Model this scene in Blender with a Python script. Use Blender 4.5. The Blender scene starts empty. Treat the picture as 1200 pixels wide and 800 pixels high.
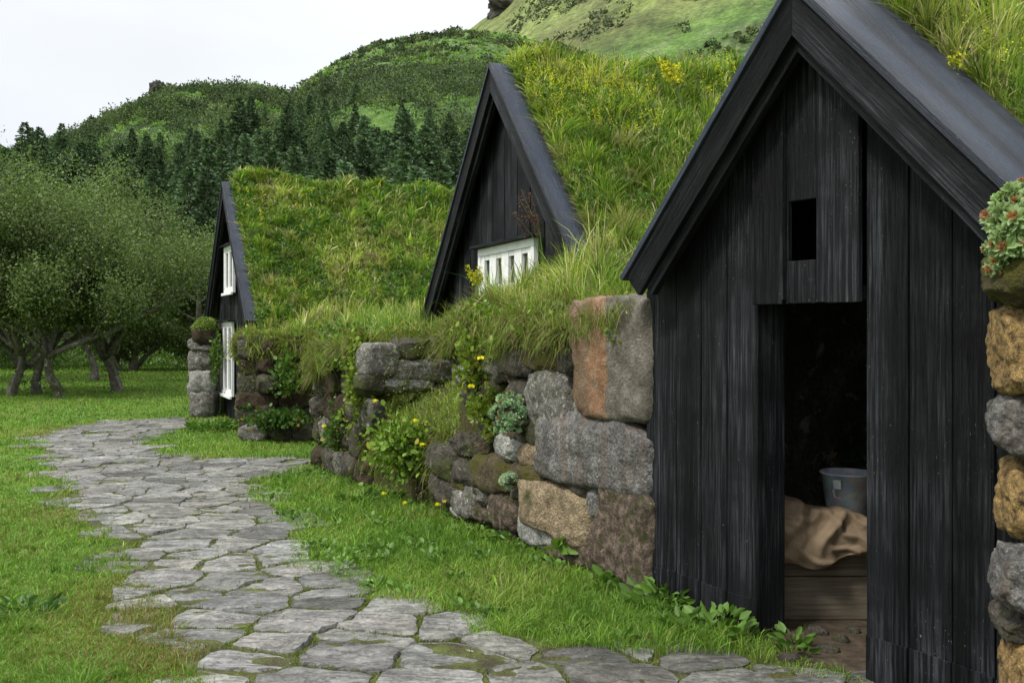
import bpy, bmesh, math, random
import numpy as np
from mathutils import Vector, noise, Matrix

# ------------------------------------------------------------------ camera, sky, sun, exposure
scene = bpy.context.scene
C = bpy.data.collections.new("place"); scene.collection.children.link(C)
F, CXP, HY, EYE = 1167.0, 600.0, 385.0, 1.6
cam_d = bpy.data.cameras.new("camera"); cam = bpy.data.objects.new("camera", cam_d)
scene.collection.objects.link(cam)
cam_d.sensor_width = 36; cam_d.lens = 36 * F / 1200
cam_d.shift_y = -(400 - HY) / 1200
cam_d.clip_end = 3000; cam_d.clip_start = 0.05
cam.location = (0, 0, EYE); cam.rotation_euler = (math.radians(90), 0, 0)
scene.camera = cam

SUN_EL, SUN_AZ = 52, 232          # azimuth measured clockwise from +Y (the view direction)
world = bpy.data.worlds.new("World"); scene.world = world; world.use_nodes = True
nt = world.node_tree; N = nt.nodes; L = nt.links
bg = N["Background"]
sky = N.new("ShaderNodeTexSky"); sky.sky_type = 'NISHITA'; sky.sun_disc = False
sky.sun_elevation = math.radians(SUN_EL); sky.sun_rotation = math.radians(SUN_AZ)
tc = N.new("ShaderNodeTexCoord"); sep = N.new("ShaderNodeSeparateXYZ")
L.new(tc.outputs["Generated"], sep.inputs[0])
ramp = N.new("ShaderNodeValToRGB")            # cloud layer: bright overhead, greyer at the horizon
ramp.color_ramp.elements[0].position = 0.0; ramp.color_ramp.elements[0].color = (3.65, 3.85, 4.08, 1)
ramp.color_ramp.elements[1].position = 1.0; ramp.color_ramp.elements[1].color = (13.0, 13.3, 14.0, 1)
e = ramp.color_ramp.elements.new(0.30); e.color = (4.85, 4.97, 5.1, 1)
L.new(sep.outputs[2], ramp.inputs[0])
cn = N.new("ShaderNodeTexNoise"); cn.inputs["Scale"].default_value = 2.2; cn.inputs["Detail"].default_value = 5
mpc = N.new("ShaderNodeMapping"); mpc.inputs["Scale"].default_value = (1, 1, 3)
L.new(tc.outputs["Generated"], mpc.inputs[0]); L.new(mpc.outputs[0], cn.inputs["Vector"])
mrc = N.new("ShaderNodeMapRange"); mrc.inputs[3].default_value = 0.84; mrc.inputs[4].default_value = 1.16
L.new(cn.outputs[0], mrc.inputs[0])
mulc = N.new("ShaderNodeVectorMath"); mulc.operation = 'SCALE'
L.new(ramp.outputs[0], mulc.inputs[0]); L.new(mrc.outputs[0], mulc.inputs["Scale"])
mix = N.new("ShaderNodeMix"); mix.data_type = 'RGBA'; mix.inputs[0].default_value = 0.94
L.new(sky.outputs[0], mix.inputs[6]); L.new(mulc.outputs[0], mix.inputs[7])
L.new(mix.outputs[2], bg.inputs[0]); bg.inputs[1].default_value = 0.1

sun_d = bpy.data.lights.new("sun", 'SUN'); sun_d.energy = 1.5; sun_d.angle = math.radians(10)
sun_d.color = (1.0, 0.95, 0.86)
sun = bpy.data.objects.new("sun", sun_d); scene.collection.objects.link(sun)
el, az = math.radians(SUN_EL), math.radians(SUN_AZ)
sd = Vector((math.sin(az) * math.cos(el), math.cos(az) * math.cos(el), math.sin(el)))
sun.rotation_euler = sd.to_track_quat('Z', 'Y').to_euler()
vs = scene.view_settings; vs.view_transform = 'Standard'; vs.look = 'None'; vs.exposure = 1.07; vs.gamma = 1
scene.cycles.max_bounces = 6; scene.cycles.diffuse_bounces = 3; scene.cycles.transmission_bounces = 3
scene.cycles.use_denoising = True
try: scene.cycles.denoising_prefilter = 'ACCURATE'
except Exception: pass

rng = np.random.default_rng(7); random.seed(7)

# ------------------------------------------------------------------ helpers
def tag(o, label=None, cat=None, group=None, kind=None):
    if label: o['label'] = label
    if cat: o['category'] = cat
    if group: o['group'] = group
    if kind: o['kind'] = kind
    return o
def empty(name, loc=(0, 0, 0), rz=0.0):
    o = bpy.data.objects.new(name, None); C.objects.link(o)
    o.location = loc; o.rotation_euler = (0, 0, rz); o.empty_display_size = .2
    return o
def mesh_obj(name, V, Fc, mat=None, parent=None, smooth=False, mi=None):
    me = bpy.data.meshes.new(name); me.from_pydata([tuple(map(float, v)) for v in V], [], Fc)
    mats = mat if isinstance(mat, (list, tuple)) else [mat]
    for m in mats:
        if m: me.materials.append(m)
    if mi is not None: me.polygons.foreach_set('material_index', np.array(mi, dtype=np.int32))
    if smooth: me.polygons.foreach_set('use_smooth', np.ones(len(me.polygons), dtype=bool))
    me.update()
    o = bpy.data.objects.new(name, me); C.objects.link(o)
    if parent: o.parent = parent
    return o
def np_mesh(name, V, tris=None, quads=None, cols=None, mat=None, parent=None, smooth=False):
    """V (n,3); tris (t,3); quads (q,4) index arrays; cols (n,3) -> attribute 'tint'"""
    me = bpy.data.meshes.new(name)
    me.vertices.add(len(V)); me.vertices.foreach_set('co', V.astype(np.float32).ravel())
    nt_ = 0 if tris is None else len(tris); nq = 0 if quads is None else len(quads)
    idx = []; st = []
    if nq: idx.append(quads.ravel()); st.append(np.arange(nq) * 4)
    if nt_: idx.append(tris.ravel()); st.append(nq * 4 + np.arange(nt_) * 3)
    idx = np.concatenate(idx).astype(np.int32); st = np.concatenate(st).astype(np.int32)
    me.loops.add(len(idx)); me.loops.foreach_set('vertex_index', idx)
    me.polygons.add(len(st)); me.polygons.foreach_set('loop_start', st)
    if smooth: me.polygons.foreach_set('use_smooth', np.ones(len(st), dtype=bool))
    if cols is not None:
        a = me.attributes.new('tint', 'FLOAT_COLOR', 'POINT')
        a.data.foreach_set('color', np.hstack([cols, np.ones((len(cols), 1))]).astype(np.float32).ravel())
    me.update(calc_edges=True); me.validate()
    for m in (mat if isinstance(mat, (list, tuple)) else [mat]):
        if m: me.materials.append(m)
    o = bpy.data.objects.new(name, me); C.objects.link(o)
    if parent: o.parent = parent
    return o
def pip(P, poly):
    x, y = P[:, 0], P[:, 1]; ins = np.zeros(len(P), bool); n = len(poly)
    for i in range(n):
        x1, y1 = poly[i]; x2, y2 = poly[(i + 1) % n]
        if y1 == y2: continue
        c = ((y1 > y) != (y2 > y)) & (x < (x2 - x1) * (y - y1) / (y2 - y1) + x1)
        ins ^= c
    return ins
_perm = rng.random((256, 256))
def vnoise(x, y):
    xi = np.floor(x).astype(int); yi = np.floor(y).astype(int); fx = x - xi; fy = y - yi
    fx = fx * fx * (3 - 2 * fx); fy = fy * fy * (3 - 2 * fy)
    a = _perm[xi & 255, yi & 255]; b = _perm[(xi + 1) & 255, yi & 255]
    c = _perm[xi & 255, (yi + 1) & 255]; d = _perm[(xi + 1) & 255, (yi + 1) & 255]
    return (a * (1 - fx) + b * fx) * (1 - fy) + (c * (1 - fx) + d * fx) * fy
def fbm(x, y, o=4):
    s = 0; am = .5; t = 0
    for i in range(o):
        s = s + am * vnoise(x * 2 ** i + 17 * i, y * 2 ** i + 31 * i); t += am; am *= .5
    return s / t
class Fr:
    """local frame of a facade: x along it towards the viewer's right, y inward, z up"""
    def __init__(s, vp, u0, Z0):
        a = np.array([-(vp - CXP), -F]); s.a = a / np.hypot(*a); s.n = np.array([s.a[1], -s.a[0]])
        s.O = np.array([(u0 - CXP) / F * Z0, Z0]); s.rz = math.atan2(s.a[1], s.a[0])
    def w(s, x, y, z=0.0): p = s.O + s.a * x - s.n * y; return np.array([p[0], p[1], z])
    def wa(s, P):
        P = np.asarray(P, float); q = s.O + P[:, :1] * s.a - P[:, 1:2] * s.n
        return np.column_stack([q, P[:, 2]])
    def loc(s, P): d = np.asarray(P)[:, :2] - s.O; return np.column_stack([d @ s.a, -(d @ s.n)])
    def hit(s, u, v, y=0.0):
        d = np.array([(u - CXP) / F, 1.0]); P = s.O - s.n * y
        t = (P @ s.n) / (d @ s.n); p = d * t
        return float((p - s.O) @ s.a), float(EYE - (v - HY) / F * t)
def gpt(u, v, z=0.0):
    Z = F * (EYE - z) / (v - HY); return np.array([(u - CXP) / F * Z, Z, z])
def at(u, v, Z): return np.array([(u - CXP) / F * Z, Z, EYE - (v - HY) / F * Z])

# ------------------------------------------------------------------ materials
class M_:
    def __init__(s, name):
        s.m = bpy.data.materials.new(name); s.m.use_nodes = True; s.t = s.m.node_tree
        s.b = s.t.nodes["Principled BSDF"]; s.b.inputs["Roughness"].default_value = .9
        s.b.inputs["Specular IOR Level"].default_value = .25
        s.co = s.n("ShaderNodeTexCoord").outputs["Object"]
    def n(s, ty): return s.t.nodes.new(ty)
    def l(s, a, b): s.t.links.new(a, b)
    def map(s, sc, rot=(0, 0, 0)):
        m = s.n("ShaderNodeMapping"); m.inputs["Scale"].default_value = sc; m.inputs["Rotation"].default_value = rot
        s.l(s.co, m.inputs[0]); return m.outputs[0]
    def noise(s, scale, detail=5, rough=.55, vec=None, dist=0):
        k = s.n("ShaderNodeTexNoise"); k.inputs["Scale"].default_value = scale; k.inputs["Detail"].default_value = detail
        k.inputs["Roughness"].default_value = rough; k.inputs["Distortion"].default_value = dist
        s.l(vec or s.co, k.inputs["Vector"]); return k.outputs[0]
    def voro(s, scale, feat='F1', vec=None, out=0):
        k = s.n("ShaderNodeTexVoronoi"); k.inputs["Scale"].default_value = scale; k.feature = feat
        s.l(vec or s.co, k.inputs["Vector"]); return k.outputs[out]
    def ramp(s, f, stops):
        r = s.n("ShaderNodeValToRGB"); cr = r.color_ramp
        while len(cr.elements) < len(stops): cr.elements.new(.5)
        for e_, (p, c) in zip(cr.elements, stops):
            e_.position = p; e_.color = (*c, 1) if isinstance(c, (tuple, list)) else (c, c, c, 1)
        s.l(f, r.inputs[0]); return r.outputs[0]
    def mix(s, f, a, b, mode='MIX'):
        k = s.n("ShaderNodeMix"); k.data_type = 'RGBA'; k.blend_type = mode
        for i, v in ((0, f), (6, a), (7, b)):
            if isinstance(v, (int, float)): k.inputs[i].default_value = v
            elif isinstance(v, tuple): k.inputs[i].default_value = (*v, 1)
            else: s.l(v, k.inputs[i])
        return k.outputs[2]
    def mul(s, a, b, op='MULTIPLY'):
        k = s.n("ShaderNodeMath"); k.operation = op
        for i, v in enumerate((a, b)):
            if isinstance(v, (int, float)): k.inputs[i].default_value = v
            else: s.l(v, k.inputs[i])
        return k.outputs[0]
    def col(s, c):
        if isinstance(c, tuple): s.b.inputs["Base Color"].default_value = (*c, 1)
        else: s.l(c, s.b.inputs["Base Color"])
    def rough(s, r):
        if isinstance(r, (int, float)): s.b.inputs["Roughness"].default_value = r
        else: s.l(r, s.b.inputs["Roughness"])
    def bump(s, h, st=.5, d=.01):
        k = s.n("ShaderNodeBump"); k.inputs["Strength"].default_value = st; k.inputs["Distance"].default_value = d
        s.l(h, k.inputs["Height"]); s.l(k.outputs[0], s.b.inputs["Normal"])
    def attr(s, name='tint'):
        k = s.n("ShaderNodeAttribute"); k.attribute_name = name; return k.outputs["Color"]
    def objrand(s): return s.n("ShaderNodeObjectInfo").outputs["Random"]

def foliage(name, trans=.35, rough=.6, spec=.25, jitter=0):
    k = M_(name); c = k.attr()
    if jitter:
        r = k.ramp(k.objrand(), [(0, 1 - jitter), (1, 1 + jitter)]); c = k.mix(1.0, c, r, 'MULTIPLY')
    k.col(c); k.rough(rough); k.b.inputs["Specular IOR Level"].default_value = spec
    tr = k.n("ShaderNodeBsdfTranslucent"); k.l(k.mix(1.0, c, (1.1, 1.25, .6), 'MULTIPLY'), tr.inputs[0])
    mx = k.n("ShaderNodeMixShader"); mx.inputs[0].default_value = trans
    k.l(k.b.outputs[0], mx.inputs[1]); k.l(tr.outputs[0], mx.inputs[2])
    k.l(mx.outputs[0], k.t.nodes["Material Output"].inputs[0]); return k.m
GRASS = foliage("grass_blades", .32)
LEAF = foliage("leaves", .28, .5, .35)
LEAFT = foliage("tree_leaves", .3, .55, .3, .12)
NEEDLE = foliage("needles", .12, .6, .2, .38)
PETAL = foliage("petals", .3, .6, .2)

def tar_wood(name, fine=1.0, base=(.0045, .0052, .0062), tilt=False, chips=1.0, rough=(.42, .62), spec=.11):
    k = M_(name)
    sc = (2.2 * fine, 75 * fine, 75 * fine) if tilt else (75, 75, 2.2)
    g = k.noise(1.0, 7, .65, k.map(sc)); g2 = k.noise(1.0, 6, .6, k.map((5, 240, 240) if tilt else (240, 240, 5)))
    big = k.noise(3.0, 4); pl = k.ramp(k.noise(1.0, 0, .5, k.map((.2, 7, 7) if tilt else (7, 7, .2))), [(.35, .5), (.65, 1.7)])
    wear_sheen = k.ramp(g, [(.45, 0.0), (.66, 1.0)])
    wear_sheen = k.mul(wear_sheen, k.ramp(big, [(.38, 0.1), (.7, 1.0)]))
    c = k.mix(k.mul(wear_sheen, .9), base, (.058, .062, .070))  # worn grain, its grey lightened to paint in some sheen as well
    crack = k.ramp(g2, [(.33, 1.0), (.42, 0.0)])
    c = k.mix(k.mul(crack, .8), c, (.002, .002, .002))
    if chips:
        spv = k.noise(1.0, 3, .6, k.map((70, 150, 150) if tilt else (150, 150, 55)))
        sp = k.mul(k.ramp(spv, [(.70 - .02 * chips, 0.0), (.74 - .02 * chips, 1.0)]), k.ramp(k.noise(2.3, 3), [(.40, .0), (.6, 1.0)]))
        c = k.mix(k.mul(sp, .8), c, (.24, .24, .23))
    c = k.mix(1.0, c, pl, 'MULTIPLY'); k.col(c)
    k.rough(k.ramp(g, [(.42, rough[0]), (.60, rough[1])])); k.b.inputs["Specular IOR Level"].default_value = spec
    h = k.mul(k.mul(g, .9), k.mul(g2, .7), 'ADD')
    k.bump(h, 1.0, .012); return k.m
TAR = tar_wood("tarred_boards"); TARX = tar_wood("tarred_bargeboard", tilt=True, chips=.4)
TARP = tar_wood("tarred_cover_plank", 1.9, base=(.012, .018, .034), tilt=True, chips=.4, rough=(.28, .72), spec=.33)  # bluish base: the sky's reflection on the plank put into its colour
def plain(name, c, r=.8, sc=8, var=.25, bump=.3, spec=.25, bs=40, metal=0):
    k = M_(name); f = k.noise(sc, 6)
    lo = tuple(x * (1 - var) for x in c); hi = tuple(min(1, x * (1 + var)) for x in c)
    k.col(k.ramp(f, [(.3, lo), (.7, hi)])); k.rough(r); k.b.inputs["Metallic"].default_value = metal
    k.b.inputs["Specular IOR Level"].default_value = spec
    if bump: k.bump(k.noise(bs, 5), bump, .01)
    return k.m
WHITE = plain("white_paint", (.74, .75, .74), .5, 12, .1, .25)
def glass_dark():
    k = M_("window_glass"); k.col((.02, .025, .025)); k.rough(.06); k.b.inputs["Specular IOR Level"].default_value = .6
    return k.m
GLASS = glass_dark()
def stone_mat(name, stops, scale=9, lichen=0.0, lc=(.5, .5, .46), moss=0.0, mc=(.05, .06, .012), bump=.9, rough=.9, pits=True, streak=False, bd=.012):
    k = M_(name)
    oi = k.objrand()
    add = k.n("ShaderNodeVectorMath"); add.operation = 'ADD'
    comb = k.n("ShaderNodeCombineXYZ"); k.l(k.mul(oi, 37.0), comb.inputs[0]); k.l(k.mul(oi, 11.0), comb.inputs[1])
    k.l(k.co, add.inputs[0]); k.l(comb.outputs[0], add.inputs[1]); k.co = add.outputs[0]
    f = k.noise(scale, 9, .68)
    fine = k.noise(scale * 9, 6, .7)
    c = k.ramp(f, stops)
    c = k.mix(.85, c, k.ramp(fine, [(.32, .35), (.68, 1.75)]), 'MULTIPLY')
    grain = k.noise(230, 4, .75); c = k.mix(.75, c, k.ramp(grain, [(.36, .4), (.64, 1.7)]), 'MULTIPLY')
    mid_ = k.noise(scale * 3.2, 6, .7); c = k.mix(.6, c, k.ramp(mid_, [(.35, .45), (.65, 1.5)]), 'MULTIPLY')
    if streak:
        s2 = k.noise(1.0, 4, .55, k.map((9, 9, 1.2))); c = k.mix(k.ramp(s2, [(.50, 0.0), (.60, .55)]), c, (.13, .095, .07)); pt = k.noise(26, 3, .5); c = k.mix(k.ramp(pt, [(.70, 0.0), (.74, .7)]), c, (.36, .35, .32))
        s_ = k.noise(1.0, 5, .6, k.map((22, 22, 3)))
        c = k.mix(.5, c, k.ramp(s_, [(.35, .5), (.65, 1.4)]), 'MULTIPLY')
    if lichen:
        v = k.noise(scale * 1.7, 4, .5, dist=.6)
        v = k.mul(v, k.mul(k.noise(scale * 9, 5, .7), .35), 'ADD'); c = k.mix(k.ramp(v, [(.86 - lichen * .14, 0.0), (.93 - lichen * .14, .8)]), c, lc)
    if moss:
        v = k.noise(scale * .45, 6, .6)
        c = k.mix(k.ramp(k.mul(v, k.mul(fine, .3), 'ADD'), [(.76 - moss * .3, 0.0), (.90 - moss * .3, 1.0)]), c, mc)
    k.col(c); k.rough(rough)
    h = k.mul(k.mul(k.mul(f, 1.6), k.mul(fine, .8), 'ADD'), mid_, 'ADD')
    if pits: h = k.mul(h, k.mul(k.voro(scale * 7), .5), 'ADD')
    k.bump(h, bump, bd); return k.m
S_GREY = stone_mat("grey_basalt", [(.3, (.06, .059, .055)), (.5, (.125, .12, .112)), (.72, (.21, .205, .19))], 6, streak=True, bump=1, bd=.02)
S_ORANGE = stone_mat("orange_tuff", [(.3, (.16, .085, .045)), (.52, (.30, .155, .075)), (.72, (.36, .25, .15))], 7, bump=1, lichen=.15, lc=(.42,.38,.3))
def two_tone():
    k = M_("orange_and_grey_tuff"); sp = k.n("ShaderNodeSeparateXYZ"); k.l(k.co, sp.inputs[0])
    f = k.noise(9, 9, .7); fine = k.noise(70, 6, .7)
    o = k.ramp(f, [(.3, (.14, .085, .055)), (.5, (.27, .15, .08)), (.7, (.33, .26, .19))]); g_ = k.ramp(f, [(.3, (.07, .062, .05)), (.5, (.14, .125, .10)), (.7, (.26, .24, .20))])
    xx = k.mul(k.mul(sp.outputs[0], .506), k.mul(sp.outputs[1], -.863), 'ADD')
    e_ = k.mul(xx, k.mul(k.noise(5, 5), .22), 'ADD')
    c = k.mix(k.ramp(e_, [(.145, 0.0), (.175, 1.0)]), o, g_)
    le = k.ramp(k.mul(xx, k.mul(k.noise(4, 5), .3), 'ADD'), [(.0, .5), (.02, 0.0)]); c = k.mix(le, c, (.12, .10, .07))
    c = k.mix(k.ramp(k.noise(13, 5, .6), [(.70, 0.0), (.73, .9)]), c, (.5, .49, .45)); c = k.mix(.7, c, k.ramp(k.noise(230, 4, .75), [(.36, .45), (.64, 1.6)]), 'MULTIPLY')
    k.col(k.mix(.6, c, k.ramp(fine, [(.3, .4), (.7, 1.5)]), 'MULTIPLY'))
    k.bump(k.mul(k.mul(f, 1.3), k.mul(fine, .9), 'ADD'), 1, .02); return k.m
S_ORANGE = two_tone()
S_BROWN = stone_mat("brown_conglomerate", [(.32, (.035, .028, .02)), (.5, (.12, .09, .065)), (.66, (.26, .2, .155))], 22, bump=1.0, moss=.25, bd=.02)
S_TAN = stone_mat("tan_tuff", [(.3, (.11, .085, .05)), (.5, (.21, .16, .10)), (.7, (.30, .24, .15))], 8, bump=1, moss=.1, bd=.015)
S_LICH = stone_mat("lichened_stone", [(.3, (.06, .056, .048)), (.7, (.20, .19, .165))], 14, lichen=.75, lc=(.42, .42, .38), moss=.15)
S_DARK = stone_mat("dark_stone", [(.3, (.022, .019, .015)), (.7, (.085, .075, .06))], 7, lichen=.35, lc=(.25, .25, .22), moss=.35)
S_MOSS = stone_mat("mossy_stone", [(.3, (.04, .03, .02)), (.7, (.13, .10, .06))], 11, moss=.55, mc=(.085, .080, .016), bump=1, bd=.02)
S_TURFB = stone_mat("old_turf_block", [(.3, (.018, .012, .008)), (.5, (.045, .03, .02)), (.7, (.085, .062, .04))], 12, moss=.3, bump=1, bd=.02)
S_PALE = stone_mat("pale_stone", [(.3, (.13, .13, .12)), (.7, (.30, .295, .27))], 6, lichen=.3, moss=.15)
S_YEL = stone_mat("yellow_lichen_stone", [(.36, (.05, .035, .018)), (.5, (.20, .13, .052)), (.68, (.36, .24, .09))], 30, lichen=.1, lc=(.4, .36, .22), bump=.8, bd=.008)
def earth():
    k = M_("turf_earth"); f = k.noise(2.2, 6, .6); f2 = k.noise(26, 6, .7)
    c = k.ramp(f, [(.32, (.06, .045, .025)), (.5, (.075, .08, .025)), (.66, (.10, .14, .03))])
    k.col(k.mix(.6, c, k.ramp(f2, [(.3, .4), (.7, 1.5)]), 'MULTIPLY')); k.bump(f2, .9, .03); k.rough(1.0); return k.m
EARTH = earth()
def ground_mat():
    k = M_("lawn_ground"); f = k.noise(.55, 5, .6); f2 = k.noise(9, 8, .7)
    c = k.ramp(f, [(.34, (.07, .135, .018)), (.5, (.095, .16, .022)), (.68, (.14, .165, .035))])
    k.col(k.mix(.7, c, k.ramp(f2, [(.3, .5), (.7, 1.3)]), 'MULTIPLY')); k.bump(k.noise(30, 6), .8, .03); return k.m
GROUND = ground_mat()

# ------------------------------------------------------------------ setting: ground, hill
def poly_sheet(name, pts, z, mat): return mesh_obj(name, [(x, y, z) for x, y in pts], [list(range(len(pts)))], mat)
g = mesh_obj("ground", [(-900, -300, 0), (900, -300, 0), (900, 1200, 0), (-900, 1200, 0)], [(0, 1, 2, 3)], GROUND); tag(g, kind='structure')

def lerpc(u, tab): return np.interp(u, [t[0] for t in tab], [t[1] for t in tab])
A_SK = [(-900, 330), (-400, 280), (-200, 240), (0, 184), (60, 166), (100, 148), (150, 122), (185, 106), (210, 101), (260, 97), (300, 99), (330, 106), (360, 122), (420, 160), (560, 300), (700, 380)]
B_SK = [(-500, 384), (100, 330), (240, 190), (300, 140), (345, 106), (385, 76), (440, 49), (500, 39), (550, 36), (600, 42), (650, 52), (700, 70), (780, 76), (850, 60), (1000, 50), (1300, 40), (1800, 30)]
C_SK = [(0, 384), (300, 200), (480, 70), (548, 36), (565, 22), (585, 9), (620, -30), (700, -90), (900, -200), (1200, -260), (1800, -260)]
def hill_h(ta, r):
    """ta = x/y, r = depth y"""
    u = CXP + F * ta
    def lay(tab, r0, D, p, back):
        top = (HY - lerpc(u, tab)) / F * D + EYE
        t = np.clip((r - r0) / (D - r0), 0, 1)
        s = np.where(r < D, t ** p * (1 + .25 * (1 - t) * np.sin(t * 3.1)), 1 - np.clip((r - D) / back, 0, 1) ** 2)
        # keep everything in front of the crest below the sight line over it
        return np.minimum(top * s, np.where(r < D, (top - EYE) / D * r * (.55 + .45 * t ** .6) + EYE, 1e9)) * (top > EYE + .3)
    h = lay(A_SK, 52, 230, 1.05, 260)
    h = np.maximum(h, lay(B_SK, 56, 320, 1.0, 400))
    h = np.maximum(h, lay(C_SK, 150, 620, 1.25, 800))
    return np.maximum(h, -0.5)
nu, nr = 460, 230
TA = np.linspace(-1.25, 1.25, nu); RR = np.concatenate([np.linspace(48, 260, 130), np.geomspace(263, 1100, nr - 130)])
T2, R2 = np.meshgrid(TA, RR)
Hh = hill_h(T2, R2)
X2 = T2 * R2
nz = (fbm(X2 * .06, R2 * .06, 4) - .5) * np.clip(Hh / 25, 0, 1) * 7 + (fbm(X2 * .3, R2 * .3, 3) - .5) * np.clip(Hh / 6, 0, 1) * 1.3
crest = np.exp(-((R2 - 230) / 30) ** 2) * (T2 < -.2) + np.exp(-((R2 - 320) / 40) ** 2) + np.exp(-((R2 - 620) / 120) ** 2)
Hh = Hh + nz * (1 - .75 * np.clip(crest, 0, 1)) - .05
V = np.column_stack([X2.ravel(), R2.ravel(), Hh.ravel()])
ii = (np.arange(nr - 1)[:, None] * nu + np.arange(nu - 1)[None]).ravel()
Q = np.column_stack([ii, ii + 1, ii + nu + 1, ii + nu])
# natural ground cover colours: meadow, fern and scrub green, bare scree
u_ = CXP + F * T2
n1 = fbm(X2 * .035 + 9, R2 * .035, 5); n2 = fbm(X2 * .18, R2 * .18, 4); n3 = fbm(X2 * .9, R2 * .9, 3)
fern = np.array([.10, .19, .034]); dark = np.array([.045, .08, .022]); mead = np.array([.16, .20, .055]); scree = np.array([.115, .105, .085]); pale = np.array([.17, .22, .09])
col = fern + (dark - fern) * np.clip((n1 - .47) * 6 + (n2 - .5) * 2.5, 0, 1)[..., None]
k_ = np.clip((n2 - .55) * 7, 0, 1)[..., None] * (R2 > 150)[..., None] * .6
col = col + (pale - col) * k_
far_ = np.clip((R2 - 330) / 30, 0, 1)[..., None]
n4 = fbm(X2 * .045 + 60, R2 * .02, 5); mcol = mead * (.45 + 1.1 * n4)[..., None] * (.75 + .5 * n3)[..., None]
scr = np.clip((fbm(X2 * .05 + 3, R2 * .012, 4) - .53) * 9, 0, 1) * np.clip((u_ - 640) / 120, 0, 1) * np.clip((R2 - 400) / 60, 0, 1)
scr = np.maximum(scr, np.exp(-((u_ - 795) / 20) ** 2) * np.clip((R2 - 440) / 40, 0, 1) * np.clip(n2 * 1.6, 0, 1))
mcol = mcol + (scree - mcol) * np.clip(scr, 0, 1)[..., None]
brown = np.clip((n1 - .56) * 8, 0, .5)[..., None]; mcol = mcol + (np.array([.12, .12, .045]) - mcol) * brown
col = col * (1 - far_) + mcol * far_
col = col * (.8 + .4 * n3)[..., None]
km = M_("hill_vegetation"); kc = km.mix(.9, km.attr(), km.ramp(km.noise(.55, 8, .75), [(.32, .35), (.68, 1.7)]), 'MULTIPLY'); kc = km.mix(.8, kc, km.ramp(km.noise(.07, 8, .7), [(.36, .5), (.5, 1.0), (.64, 1.45)]), 'MULTIPLY'); kc = km.mix(km.ramp(km.noise(.16, 8, .75), [(.60, 0.0), (.68, .55)]), kc, (.06, .065, .028)); km.col(kc)
km.bump(km.noise(.35, 9, .72), 1.0, 2.5)
hill = np_mesh("hill", V, quads=Q, cols=np.clip(col.reshape(-1, 3), 0, 1), mat=km.m, smooth=True); tag(hill, kind='structure')
def hill_z(x, y):
    ta = np.atleast_1d(x / y); r = np.atleast_1d(y)
    fi = np.interp(ta, TA, np.arange(nu)); fj = np.interp(r, RR, np.arange(nr))
    i = np.clip(fi.astype(int), 0, nu - 2); j = np.clip(fj.astype(int), 0, nr - 2); a = fi - i; b = fj - j
    return np.maximum(0, Hh[j, i] * (1 - a) * (1 - b) + Hh[j, i + 1] * a * (1 - b) + Hh[j + 1, i] * (1 - a) * b + Hh[j + 1, i + 1] * a * b)

# ------------------------------------------------------------------ generic vegetation meshes
def blades(name, P, h, w, col, lean=.35, droop=0.0, mat=GRASS, parent=None, ldir=None, segs=3):
    n = len(P); ya = rng.random(n) * 2 * np.pi
    if ldir is None:
        la = rng.random(n) * 2 * np.pi; ld = np.column_stack([np.cos(la), np.sin(la)])
    else:
        ld = ldir + rng.normal(0, .35, (n, 2))
    lm = np.clip(np.abs(rng.normal(lean, lean * .5, n)), 0, 1.1); ld = ld / np.maximum(1, np.linalg.norm(ld, axis=1) / 1.3)[:, None]
    wd = np.column_stack([np.cos(ya), np.sin(ya), np.zeros(n)])
    ts = np.linspace(0, 1, segs + 1)
    rows = []
    for t in ts:
        c = P.copy()
        c[:, 0] += ld[:, 0] * lm * h * t ** 1.8; c[:, 1] += ld[:, 1] * lm * h * t ** 1.8
        c[:, 2] += h * (t - np.clip(lm, 0, 1.2) * .32 * t * t - droop * 1.6 * t ** 2.4)
        ww = (w * (1 - .45 * t) * .5)[:, None]
        if t < 1: rows += [c - wd * ww, c + wd * ww]
        else: rows += [c]
    k = len(rows); V = np.stack(rows, 1).reshape(-1, 3)
    base = np.arange(n)[:, None] * k
    q = []
    for s in range(segs - 1): q.append(base + np.array([[2 * s, 2 * s + 1, 2 * s + 3, 2 * s + 2]]))
    quads = np.concatenate(q); tris = base + np.array([[2 * segs - 2, 2 * segs - 1, 2 * segs]])
    cc = np.repeat(col, k, 0)
    return np_mesh(name, V, tris=tris, quads=quads, cols=cc, mat=mat, parent=parent)
def tuftify(P2, frac, spacing=.16, spread=.035):
    n = len(P2); cell = np.floor(P2 / spacing); hsh = np.abs(np.sin(cell[:, 0] * 127.1 + cell[:, 1] * 311.7) * 43758.5453) % 1
    h2 = (hsh * 917.3) % 1; h3 = (hsh * 613.7) % 1
    cen = (cell + np.column_stack([.15 + .7 * h2, .15 + .7 * h3])) * spacing
    sel = (rng.random(n) < frac) & (hsh < .8); Pn = P2.copy(); off = rng.normal(0, spread, (n, 2)) * (.5 + h3[:, None])
    Pn[sel] = (cen + off)[sel]; ld = rng.normal(0, .6, (n, 2)); ld[sel] = (off / spread)[sel] * .55 + (np.column_stack([h2, h3]) - .5)[sel] * .9
    hm = np.ones(n) * .8; hm[sel] = (.55 + 1.1 * h2 ** 1.5)[sel]; tone = np.ones(n); tone[sel] = (.62 + .75 * h3)[sel]; warm = np.zeros(n); warm[sel] = ((h2 * 7.7) % 1)[sel]
    return Pn, ld, hm, tone, warm
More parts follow.
